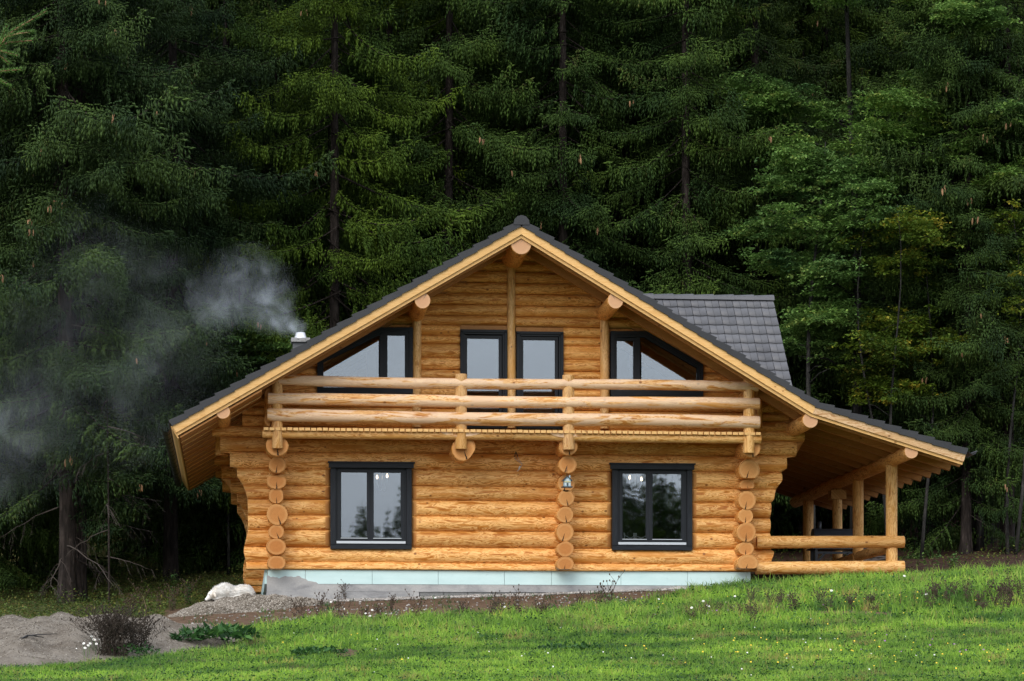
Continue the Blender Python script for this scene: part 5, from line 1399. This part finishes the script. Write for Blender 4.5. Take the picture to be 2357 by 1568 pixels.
ell('drifting_smoke',c,430*k,2.2,430*k,smoke_mat('smoke_thin',.22,2,thin,.52,.8),'thin bluish smoke drifting across the dark spruces on the left')

# ------------------------------------------------------------------ sleeping dog
def blob_mesh(name,balls,res,mats,parent=None,noise=.0):
    """a closed surface round overlapping ellipsoids (metaballs), remeshed and lightly roughened"""
    md=bpy.data.metaballs.new('tmp_meta'); md.resolution=res; md.threshold=.25; ob=bpy.data.objects.new('tmp_meta',md); COL.objects.link(ob)
    for (x,y,z,sx,sy_,sz) in [(a,b,c,d*1.17,e*1.17,f*1.17) for a,b,c,d,e,f in balls]:
        e=md.elements.new(type='ELLIPSOID'); e.co=(x,y,z); e.radius=1.0; e.size_x=sx;e.size_y=sy_;e.size_z=sz; e.radius=1.32; e.size_x=sx/1.0;e.size_y=sy_/1.0;e.size_z=sz/1.0
    bpy.context.view_layer.update(); dg=bpy.context.evaluated_depsgraph_get(); me=bpy.data.meshes.new_from_object(ob.evaluated_get(dg)); me.name=name
    bpy.data.objects.remove(ob)
    for m in mats: me.materials.append(m)
    co_=np.empty(len(me.vertices)*3,dtype=np.float32); me.vertices.foreach_get('co',co_); co_=co_.reshape(-1,3)
    return me,co_
mfur=mat('white_fur',(.80,.76,.68),.85,0,.15); g=NG(mfur); p=obj_co(g); n1=g.noise(p,9,4,.6); n2=g.noise(p,60,3,.6)
g.color(g.mix(.1,g.ramp(n1,[(.33,(.80,.72,.62)),(.45,(.86,.83,.78)),(.7,(.90,.89,.86))]),g.ramp(n2,[(.3,(.6,.58,.55)),(.7,(1,1,1))]),'MULTIPLY')); g.bump(g.math('ADD',n1,g.math('MULTIPLY',n2,.6)),.8,.02)
dk=(D-1.6)/F
dc=at(528,1381,-1.6); Zp,_=pilez(np.array([dc.x]),np.array([-1.6]))
dog=empty('dog',(dc.x,-1.6,dc.z+.0*float(Zp[0])),0,'large white long-haired dog asleep, curled on the gravel heap at the house corner','dog')
def dp(px,py): return ((px-528)*dk,(1381-py)*dk)
def ball(px,py,rx,rz_,y=0,ry=None): x,z=dp(px,py); return (x,y,z,rx*dk,(ry or (rx+rz_)/2)*dk,rz_*dk)
balls=[ball(518,1359,17,15,0,17),ball(510,1364,14,13,-.02,15),ball(528,1364,14,13,0,16),ball(542,1364,14,12,.02,17),ball(556,1361,15,13,.02,17),ball(568,1362,12,13,.0,15),ball(576,1368,8,9,-.03,10),
  ball(500,1362,10,11,-.05,11),ball(493,1367,9,9,-.09,9),ball(487,1370,8,7.5,-.11,8),ball(481,1377,5.4,4.6,-.12,5.2),ball(476,1381,4,3.4,-.125,4),
  ball(553,1374,13,5,-.11,6),ball(571,1375,9,5,-.10,7),ball(510,1377,11,3.5,-.10,5),ball(499,1379,7,2.6,-.13,4),ball(535,1376,15,4,-.08,6)]
me,cv=blob_mesh('body',balls,.016,[mfur])
link('body',me,dog)
# fur tufts over the surface
nv=len(me.vertices); nrm=np.empty(nv*3,dtype=np.float32); me.vertices.foreach_get('normal',nrm); nrm=nrm.reshape(-1,3)
rs=np.random.RandomState(3); pick=rs.randint(0,nv,11000); B=cv[pick]; N_=nrm[pick]; B=B[:]+rs.normal(0,.004,B.shape)
k_=~((B[:,0]<dp(487,0)[0])); B=B[k_];N_=N_[k_]
Dr=N_*.45+np.array([.5,0,-.30])+rs.normal(0,.38,N_.shape); Dr/=np.linalg.norm(Dr,axis=1,keepdims=True)
V,T,uv=twigs(B,Dr,rs.uniform(.018,.042,len(B)),rs.uniform(.003,.007,len(B)),rs.uniform(0,1,len(B)),rs)
link('fur',fastmesh('fur',V,T,None,[mfur]),dog)
def small(name,px,py,y,r,m,sq=(1,1,1),rot=0):
    x,z=dp(px,py); mb=MB(); mb.lathe((0,0,0),[(max(.001,math.sin(math.pi*i/8))*r,-math.cos(math.pi*i/8)*r) for i in range(9)],10); o=mb.build(name,m,dog); o.location=(x,y,z); o.scale=sq; o.rotation_euler=(0,rot,0); return o
dkm=mat('dog_nose',(.02,.016,.015),.4); eard=mat('ear_fur',(.78,.71,.62),.85,0,.1)
small('nose',472.5,1382,-.135,.020,dkm)
small('eye',482.5,1370.5,-.205,.013,dkm,(1.6,.6,.4),.4)
small('ear',495,1371,-.215,.046,eard,(.62,.35,1.15),-.35)
small('mouth',477,1385,-.165,.012,dkm,(2,.4,.3),-.1)

# ------------------------------------------------------------------ birdhouse
bx=at(1305,1108,-.98)
bh=empty('birdhouse',(bx.x,-.98,at(1305,1120,-.98).z),.1,'tiny blue-grey house-shaped birdhouse hanging from the middle stack of log ends','birdhouse')
mblue=mat('pale_blue_paint',(.36,.50,.56),.6); mb_=mat('dark_grey_paint',(.04,.05,.06),.6)
mb=MB(); mb.prism([(-.065,.0),(.065,.0),(.065,.12),(0,.19),(-.065,.12)],-.06,.06); mb.build('body',mblue,bh)
mb=MB(); mb.box((0,0,-.012),(.20,.17,.022)); mb.build('base',mb_,bh)
mb=MB(); mb.beam((.005,0,.205),(-.095,0,.105),.16,.014); mb.beam((-.005,0,.203),(.095,0,.105),.16,.014); mb.build('roof',mb_,bh)
mb=MB(); mb.box((0,-.062,.035),(.028,.008,.06)); mb.build('door',mb_,bh)
for x in (-.042,.042):
    mb=MB(); mb.box((x,-.062,.045),(.026,.006,.036)); o=mb.build('window',M['white'],bh)
mb=MB(); mb.box((0,-.062,.125),(.05,.006,.03)); mb.build('window',M['white'],bh)
mb=MB(); mb.box((-.0,-.066,.088),(.125,.02,.008)); mb.build('ledge',M['yellow'],bh)
mb=MB(); mb.box((.055,.0,.20),(.022,.022,.05)); mb.build('chimney',mblue,bh)
mb=MB(); mb.tube([(0,0,.20),(0,.005,.30),(0,.0,.40)],.006,5); mb.build('cord',M['gutter'],bh)
# ------------------------------------------------------------------ loose cable with a lamp holder
c=lambda px,py: tuple(at(px,py,-.06)-at(1187,1040,-.06))
cb=empty('cable',tuple(at(1187,1040,-.06)),0,'loose electric cable end with a white connector hanging from the wall logs','cable')
mb=MB(); mb.tube([c(1184.5,1052),c(1186,1044),c(1187,1039),c(1189,1044),c(1191.5,1051)],.010,6); mb.build('sleeve',M['gutter'],cb)
mb=MB(); mb.tube([c(1184.5,1052),c(1188,1058),c(1195,1064),c(1201,1068)],.004,5); mb.tube([c(1191.5,1051),c(1195,1060),c(1202,1068),c(1199,1076)],.004,5); mb.build('wire',mat('grey_wire',(.35,.36,.42),.5),cb)
mb=MB(); mb.tube([c(1197,1073),c(1194.5,1081)],.017,8); mb.tube([c(1194.5,1081),c(1190,1085)],.005,5); mb.build('connector',M['white'],cb)

# ------------------------------------------------------------------ chandeliers and chairs behind the panes
def lampmat():
    m=bpy.data.materials.new('lit_bulb'); m.use_nodes=True; b=m.node_tree.nodes['Principled BSDF']; b.inputs['Emission Color'].default_value=(1,.72,.45,1); b.inputs['Emission Strength'].default_value=6; return m
ML=lampmat()
for nm,px,pts in (('chandelier',880,[(868,1097),(891,1094)]),('chandelier',1462,[(1449.5,1097.5),(1476.5,1101.5)])):
    Y=1.6; cc_=at(px,1075,Y); t=empty(nm,tuple(cc_),0,'chandelier with two lit bulbs inside the left ground-floor window' if px<1000 else 'chandelier with two lit bulbs inside the right ground-floor window','chandelier')
    mb=MB(); mb.tube([(0,0,0),(0,0,-.45)],.008,6)
    arms=[]
    for a,b in pts:
        q=at(a,b,Y)-cc_
        mb.tube([(0,0,-.45),(q.x*.5,0,-.5),(q.x,0,q.z-.13),(q.x,0,q.z-.05)],.009,6)
        arms.append(q)
    mb.build('arm',M['alu'],t)
    for q in arms:
        mb=MB(); mb.lathe((q.x,0,q.z-.05),[(.010,0),(.020,.02),(.022,.038),(.014,.062),(.003,.085)],10); mb.build('bulb',ML,t)
for i,(px,w) in enumerate(((1450,10),(1476,10))):
    Y=.75; c_=at(px,1247,Y); t=empty('chair',(c_.x,Y,c_.z-.47),.5 if i==0 else -.35,('white chair back leaning left, seen low in the right ground-floor window','white chair back beside the mullion in the right ground-floor window')[i],'chair')
    mb=MB(); mb.box((0,.2,0),(.40,.40,.035)); mb.build('seat',M['white'],t)
    mb=MB()
    mb.tube([(-.12,0,.48),(0,-.0,.43),(.12,0,.48),(.14,0,.60),(0,.0,.54),(-.14,0,.60)],.012,6)
    for x in (-.15,.15): mb.box((x,0,.32),(.03,.025,.66))
    mb.box((0,0,.46),(.28,.02,.05)); mb.build('backrest',M['white'],t)
    for x in(-.17,.17):
        for y in(.03,.37): mb=MB(); mb.box((x,y,-.23),(.035,.035,.44)); mb.build('leg',M['white'],t)

# ------------------------------------------------------------------ barrel smoker on the porch
mg=mat('anthracite_metal',(.055,.065,.080),.45,.2)
gy=5.0; kk=(D+gy)/F; gc=at(1918,1290,gy); gzr=porch_z=at(1900,1345,0).z
sm_=empty('barrel_grill',(gc.x,gy,gzr),0,'dark steel barrel smoker with a flue on a stand behind the porch rails','grill')
zc=at(1918,1238,gy).z-gzr; hwid=49*kk
mb=MB(); n=14; vs=[]
for s_ in (-1,1):
    for k in range(n): t=2*math.pi*k/n+.22; vs.append((s_*hwid+(.0 if s_>0 else .0),.26*math.cos(t),zc+.20*math.sin(t)))
fs=[(k,(k+1)%n,(k+1)%n+n,k+n) for k in range(n)]+[tuple(range(n)),tuple(range(n,2*n))[::-1]]; mb.add(vs,fs,None,0,False); mb.build('barrel',mg,sm_)
mb=MB(); mb.tube([((1887-1918)*kk,.1,zc+.15),((1887-1918)*kk,.1,zc+.36)],.045,10); mb.build('flue',mg,sm_)
zt_=at(1918,1265,gy).z-gzr
mb=MB(); mb.box((.12,-.05,zt_),(2.9*hwid,.7,.025)); mb.build('shelf',mg,sm_)
for x in(-hwid+.03,hwid-.0):
    for y in(-.28,.25):
        mb=MB(); mb.box((x,y,zt_/2),(.06,.05,zt_)); mb.build('leg',mg,sm_)
mb=MB(); mb.box((0,-.28,zt_-.09),(2*hwid,.03,.05)); 
for s_ in(-1,1): mb.beam((s_*(hwid-.03),-.28,zt_-.32),(s_*(hwid-.22),-.28,zt_-.10),.03,.045)
mb.build('cross_bar',mg,sm_)
# cut timber stacked behind the porch
for i in range(7):
    rr_=random.Random(i); x=at(2005+rr_.uniform(-30,40),1280,8.5).x; Y=11.5+rr_.uniform(-.6,.8); zz=gz(x,Y)
    mb=MB(); L1=rr_.uniform(.5,1.3); a=rr_.uniform(-.5,.5)
    mb.tube([(0,0,0),(L1*math.cos(a),L1*math.sin(a)*.4,rr_.uniform(.0,.3))],[rr_.uniform(.03,.05),.025],6); o=mb.build('fallen_branch',M['twig']); o.location=(x,Y,zz+.05+i*.03)
    tag(o,'grey broken branch on the brush pile seen between the porch posts','branch','broken branches on the brush pile')

# ------------------------------------------------------------------ dry stick on the sand, foreground spruce bough
c=at(80,1477,-D+47.0); Zs,_=sandz(np.array([c.x]),np.array([c.y])); 
mb=MB(); mb.tube([(-.18,0,.0),(-.08,.02,.05),(.05,0,.06),(.26,-.03,.07)],[.012,.010,.007,.003],6); mb.tube([(-.08,.02,.05),(-.17,-.05,.0),(-.2,-.02,-.02)],[.012,.01,.006],6); mb.tube([(-.05,.0,.05),(.1,.04,.03)],[.008,.004],5)
o=mb.build('stick',M['gutter']); STK=o; tag(o,'dark forked stick lying on the sand heap','stick')
mneed=foliage('fresh_needles',[(0,(.08,.19,.035)),(1,(.15,.32,.07))],(.26,.44,.14),.5)
Yb=-D+11.5; bc=at(0,110,Yb)
bo=empty('spruce_bough',(bc.x,Yb,bc.z),0,'close fresh-green spruce bough reaching in at the top left corner','spruce bough')
kb=11.5/F; rs=np.random.RandomState(8)
TW=[[(-60,190),(-10,95),(40,62),(105,24)],[(-30,150),(15,88),(45,78),(75,70)],[(0,108),(20,95),(50,92),(72,91)],[(-40,130),(0,105),(16,62)],[(-40,110),(0,120),(20,124),(40,128)],[(-50,120),(-5,124),(22,148)],[(-60,165),(0,164),(48,160)],[(-50,175),(-5,182),(22,196)],[(-40,60),(-5,95),(8,110)]]
BB=[];DD=[];LL=[];WW=[];CCc=[]
mb=MB()
for tw in TW:
    pts=[Vector(((x)*kb,rs.uniform(-.02,.02),(110-y)*kb)) for x,y in tw]
    mb.tube(pts,[.0035]*(len(pts)-1)+[.002],5)
    for a,b in zip(pts[:-1],pts[1:]):
        m_=max(4,int((b-a).length/.0022))
        for j in range(m_):
            for q in range(3):
                f=rs.uniform(); th=rs.uniform(0,6.28); ax=(b-a).normalized(); r1=ax.cross(Vector((0,1,.1))).normalized(); r2=ax.cross(r1)
                d_=ax*.62+(r1*math.cos(th)+r2*math.sin(th))*.8; BB.append(tuple(a.lerp(b,f))); DD.append(tuple(d_.normalized())); LL.append(rs.uniform(.014,.019)); WW.append(.0026); CCc.append(rs.uniform())
mb.build('twig',mat('fresh_twig',(.22,.12,.06),.8),bo)
V,T,uv=twigs(np.array(BB),np.array(DD),np.array(LL),np.array(WW),np.array(CCc),rs)
link('needles',fastmesh('needles',V,T,uv,[mneed]),bo)

# ------------------------------------------------------------------ weeds and flowers
_X=None
def gp(px,py):
    """ground point seen at a picture position"""
    uu=(px-1178.5)/F; v=(HOR-py)/F
    d=np.linspace(26,75,500); t=d/(ct-uu*st); X=t*(st+uu*ct); z=np.maximum(ground(X,d-D),np.where((X<0)&(d<52),sandz(X,d-D)[0],-9)); k=np.nonzero(z>=v*t)[0]; k=k[0] if len(k) else 499
    return float(X[k]),float(d[k]-D),float(z[k])
_X=gp(80,1482); STK.location=(_X[0],_X[1],_X[2]+.015); STK.scale=(1.2,)*3
def dry_plant(seed,h,ns,spread,head=.016,m='dry',branch=3):
    rr=random.Random(seed); mb=MB()
    for i in range(ns):
        a=rr.uniform(0,6.28);l=rr.uniform(0,spread); hh=h*rr.uniform(.55,1); x0,y0=rr.uniform(-spread*.3,spread*.3),rr.uniform(-spread*.3,spread*.3)
        tip=Vector((x0+l*math.cos(a),y0+l*math.sin(a),hh)); mid=Vector((x0+l*.3*math.cos(a),y0+l*.3*math.sin(a),hh*.55))
        pts=[Vector((x0,y0,-.02)),mid,tip]; mb.tube(pts,[.0036,.003,.002],3,sm=False)
        for k in range(branch):
            f=rr.uniform(.4,.95); p=pts[0].lerp(mid,f*2) if f<.5 else mid.lerp(tip,f*2-1); q=p+Vector((rr.uniform(-.12,.12),rr.uniform(-.12,.12),rr.uniform(.03,.14)))*(h/.5)
            mb.tube([p,q],[.003,.002],3,sm=False); mb.lathe(tuple(q),[(.002,-head*.6),(head*.6,0),(head*.45,head*.7),(.002,head)],5,sm=False)
        mb.lathe(tuple(tip),[(.002,-head*.6),(head*.7,0),(head*.5,head*.8),(.002,head*1.2)],5,sm=False)
        for k in range(3):
            f=rr.uniform(.05,.7); p=pts[0].lerp(mid,f*2) if f<.5 else mid.lerp(tip,f*2-1); b=rr.uniform(0,6.28); q=Vector((math.cos(b),math.sin(b),rr.uniform(-.6,.2)))*.05
            mb.add([p,p+q*.5+Vector((0,0,.012)),p+q,p+q*.5-Vector((0,0,.012))],[(0,1,2,3)],None,0)
    o=mb.build('dry_weed',M[m]); me=o.data; bpy.data.objects.remove(o); return me
DW=[dry_plant(i,h,n,sp_) for i,(h,n,sp_) in enumerate(((.36,7,.14),(.30,9,.16),(.46,5,.12),(.26,6,.12)))]
rr=random.Random(12)
def put_weed(px,py,i,sc,lb,grp=None):
    X,Y,z=gp(px,py); o=link('dry_weed',DW[i]); o.location=(X,Y,z); o.rotation_euler=(0,0,rr.uniform(0,6)); o.scale=(sc,sc,sc); tag(o,lb,'dry weed',grp)
for i,(px,py,k,s_) in enumerate([(1615+rr.uniform(-70,60),1420+rr.uniform(-14,18),rr.randrange(4),rr.uniform(.7,1.15)) for _ in range(16)]): put_weed(1615+(px-1615)*2.0,py,k,s_*.7,'thin brown dry weed in the patch below the right window','dry weeds below the right window')
for i,(px,py,k,s_) in enumerate([(1850+rr.uniform(-55,75),1405+rr.uniform(-15,12),rr.randrange(4),rr.uniform(.8,1.3)) for _ in range(14)]): put_weed(1850+(px-1850)*2.2,py,k,s_*.8,'dark dry weed stalk on the grass below the porch','dry weeds below the porch')
for i,(px,py,k,s_) in enumerate([(2290+rr.uniform(-110,75),1400+rr.uniform(-30,14),rr.randrange(4),rr.uniform(.8,1.25)) for _ in range(26)]): put_weed(2290+(px-2290)*1.5,py,k,s_*.85,'brown dry weed in the dense band at the right edge','dry weeds at the right edge')
for i,(px,py,k,s_) in enumerate([(px_,py_,rr.randrange(4),rr.uniform(.6,.95)) for px_,py_ in ((1066,1425),(1075,1420),(1135,1428),(1145,1424),(1240,1420),(1250,1422),(960,1428),(900,1405),(1190,1418),(870,1425),(840,1430),(780,1430),(735,1425),(700,1420),(690,1430),(1330,1400),(1380,1400))]): put_weed(px,py,k,s_*1.35,'small dry weed at the edge of the brown earth before the house','dry weeds along the earth edge')
put_weed(1398,1402,2,1.45,'tall single dry weed rising in front of the pale blue insulation')
put_weed(790,1382,2,1.0,'dry weed with seed heads in front of the gravel strip')
for i,(px,py) in enumerate(((395,1395),(300,1330),(330,1380),(365,1360),(430,1385))):
    X,Y=at(px,1000,2.5+i*.8).x,2.5+i*.8; o=link('dry_weed',DW[i%4]); o.location=(X,Y,gz(X,Y)); o.scale=(1.5,)*3; tag(o,'grey dry weed standing behind the sand heap','dry weed','dry weeds behind the sand heap')
# big dry bush in the left foreground
X,Y,z=gp(262,1512)
me=dry_plant(99,.68,110,.62,.015,'dryd',5); o=link('dry_bush',me); o.location=(X,Y,z); tag(o,'big tangled dark brown dry bush in front of the sand heap','dry bush')
X2,Y2,z2=gp(320,1500); me=dry_plant(98,.45,50,.50,.015,'dryd',4); o=link('dry_bush',me); o.location=(X2,Y2,z2); tag(o,'smaller dry brown bush leaning right beside the big one','dry bush')
mb=MB(); mb.tube([(0,0,0),(.03,0,.25),(-.02,.02,.42)],[.007,.005,.002],5); o=mb.build('dry_stalk',M['dryl']); X3,Y3,z3=gp(332,1500); o.location=(X3,Y3,z3+.35); tag(o,'pale bleached stalk rising above the dry bush','stalk')
def leafy(name,px,py,n,L0,W0,hgt,spread,label,m='herb',seed=1,cat='leafy plant',up=.6):
    X,Y,z=gp(px,py); rs=np.random.RandomState(seed); a=rs.uniform(0,6.28,n); r_=spread*np.sqrt(rs.uniform(0,1,n))
    C=np.stack([r_*np.cos(a),r_*np.sin(a),hgt*rs.uniform(0,1,n)*(1-r_/spread*.6)],1); L_=L0*rs.uniform(.6,1.2,n)
    V,T,uv=leaves(C,L_,L_*W0,rs,np.clip(rs.normal(.45,.25,n),0,1),.35,up); o=link(name,fastmesh(name,V,T,uv,[M[m]])); o.location=(X,Y,z); return tag(o,label,cat)
leafy('dock_plant',500,1478,260,.21,.36,.20,.55,'clump of large dark green dock leaves right of the sand heap',seed=1,cat='dock plant')
leafy('dock_plant',435,1482,90,.16,.36,.14,.25,'small dock clump at the right foot of the sand heap',seed=2,cat='dock plant')
leafy('leafy_weed',590,1465,120,.08,.4,.12,.3,'low leafy weed between the dock clump and the brown earth',seed=3)
leafy('leafy_weed',735,1508,420,.07,.6,.11,.38,'dark clover tuft left of the small bare patch in the lawn',seed=4)
leafy('leafy_weed',1320,1498,420,.065,.6,.10,.5,'wide dark clover tuft in the middle of the lawn',seed=5)
leafy('leafy_weed',1140,1472,160,.06,.5,.06,.3,'dark green tuft of herbs left of the middle of the lawn',seed=6)
leafy('leafy_weed',300,1512,260,.08,.4,.20,.42,'green weed growing at the foot of the dry bush',seed=7)
leafy('leafy_weed',1265,1408,60,.06,.4,.14,.12,'bright green sapling on the brown earth before the middle log stack',seed=8)
leafy('tall_weed',560,1408,70,.07,.35,.12,.15,'little tuft at the foot of the gravel heap',seed=9,cat='weed')
for i,(px,py,h_) in enumerate(((400,1395,.75),(435,1372,.5))):
    Y=3.5+i; X=at(px,1000,Y).x; z=gz(X,Y); rs=np.random.RandomState(i); n=90; C=np.stack([rs.normal(0,.02,n),rs.normal(0,.02,n),rs.uniform(.02,h_,n)],1)
    V,T,uv=leaves(C,rs.uniform(.05,.10,n),rs.uniform(.02,.035,n),rs,rs.uniform(0,1,n),.3,.1); o=link('nettle',fastmesh('nettle',V,T,uv,[M['herb']])); o.location=(X,Y,z); tag(o,['tall green nettle between the sand heap and the dog','shorter green nettle right of the tall one'][i],'nettle')
for i,(px,py) in enumerate(((2200,1240),(2125,1248),(2155,1262),(2190,1300))):
    Y=(8.5,9,8.5,3)[i]; X=at(px,1000,Y).x; z=gz(X,Y); rs=np.random.RandomState(i+40); n=(40,18,26,60)[i]; C=np.stack([rs.normal(0,.03,n),rs.normal(0,.03,n),rs.uniform(.02,.30,n)],1)
    V,T,uv=leaves(C,rs.uniform(.07,.12,n),rs.uniform(.04,.06,n),rs,rs.uniform(.5,1,n),.3,.1); o=link('seedling',fastmesh('seedling',V,T,uv,[M['leaf']])); o.location=(X,Y,z); tag(o,['bright green seedling before the grey trunks on the right','small green seedling just right of the porch','green seedling second from the porch','leafy green herb on the earth right of the porch rails'][i],'seedling')
# flowers
def daisy(h,r):
    mb=MB(); mb.tube([(0,0,0),(.01,.0,h)],.0025,4,sm=False); st_=mb.build('stem',M['herb'])
    me1=st_.data; bpy.data.objects.remove(st_)
    mb=MB()
    for k in range(9):
        a=2*math.pi*k/9; c_,s_=math.cos(a),math.sin(a); tl=.55
        def q(x,y): X_=x*c_-y*s_; Y_=x*s_+y*c_; return (X_+.01,Y_*tl-.0,h+Y_*.75+.003)
        mb.add([q(.15*r,0),q(.6*r,.24*r),q(r,.1*r),q(r,-.1*r),q(.6*r,-.24*r)],[(0,1,2,3,4)],None,0)
    a=mb.build('petals',M['petal']); me2=a.data; bpy.data.objects.remove(a)
    mb=MB(); mb.lathe((.01,-.004,h+.003),[(.3*r,0),(.2*r,.12*r),(.02*r,.16*r)],7); a=mb.build('flower_centre',M['yellow']); me3=a.data; bpy.data.objects.remove(a)
    return me1,me2,me3
DA=daisy(.13,.018)
def put_daisy(px,py,sc,lb,grp):
    X,Y,z=gp(px,py); t=empty('daisy',(X,Y,z),rr.uniform(-.5,.5),lb,'daisy',grp); t.scale=(sc,)*3
    for nm,me in zip(('stem','petals','flower_centre'),DA): link(nm,me,t)
for i in range(13): put_daisy(362/1.0*0+rr.uniform(335,410) if i>8 else rr.uniform(345,412)-0,rr.uniform(1490,1520),1,'x','y') if False else None
for px,py in ((358,1487),(366,1492),(371,1498),(378,1503),(352,1500),(344,1507),(392,1492),(325,1503),(330,1512)): put_daisy(px-130*0-0,py+4,1.15,'white daisy in the bunch beside the dry bush','daisies beside the dry bush') if False else put_daisy(px*.55+12,py+8,1.2,'white daisy in the bunch beside the big dry bush','daisies beside the dry bush')
for px,py in ((1617,1408),(1624,1414),(1590,1425),(1630,1420),(1912,1385),(2130,1392),(2080,1350),(840,1432),(855,1428),(850,1440),(770,1400),(790,1422),(1160,1420),(1690,1395),(760,1405),(1515,1400),(1000,1395)):
    put_daisy(px,py,rr.uniform(1.0,1.5),'single white flower scattered in the meadow grass','white flowers scattered over the meadow')
def specks(n,rng,m,name,label,hmin,hmax,size,seed,cl_=None):
    rs=np.random.RandomState(seed); P=[]
    while len(P)<n:
        px=rs.uniform(rng[0],rng[1]);py=rs.uniform(rng[2],rng[3])
        if cl_: 
            cx,cy_2,sx,sy_2=cl_[rs.randint(len(cl_))]; px,py=rs.normal(cx,sx),rs.normal(cy_2,sy_2)
        X,Y,z=gp(px,py)
        P.append((X,Y,z+rs.uniform(hmin,hmax)))
    P=np.array(P); V=[];T=[]
    for i,p in enumerate(P):
        r=size*rs.uniform(.7,1.3); b=len(V)
        for k in range(6): a=1.047*k; V.append((p[0]+r*math.cos(a),p[1]+r*.6*math.sin(a)-r*.3,p[2]+r*.75*math.sin(a)))
        V.append((p[0],p[1]-r*.5,p[2]+r*.2))
        for k in range(6): T.append((b+k,b+(k+1)%6,b+6))
    tag(link(name,fastmesh(name,np.array(V),np.array(T),None,[M[m]])),label,'flowers',None,'stuff')
specks(130,(600,2357,1340,1560),'yellow','yellow_flowers','tiny yellow buttercups dotted through the meadow',.06,.14,.010,1,[(1930,1380,90,18),(1450,1400,60,8),(2050,1395,120,12),(1700,1470,300,45),(1400,1500,500,30),(2100,1520,200,25)])
specks(45,(600,2357,1340,1560),'purple','purple_flowers','tiny purple clover heads dotted through the meadow',.05,.12,.012,2,[(1750,1395,90,14),(1000,1440,250,30),(2200,1480,150,25),(1600,1420,80,10)])
specks(60,(600,2357,1340,1560),'petal','white_clover','tiny white clover heads low in the mown grass',.03,.06,.009,3,[(1300,1500,500,35),(1900,1500,300,30),(900,1470,250,30)])
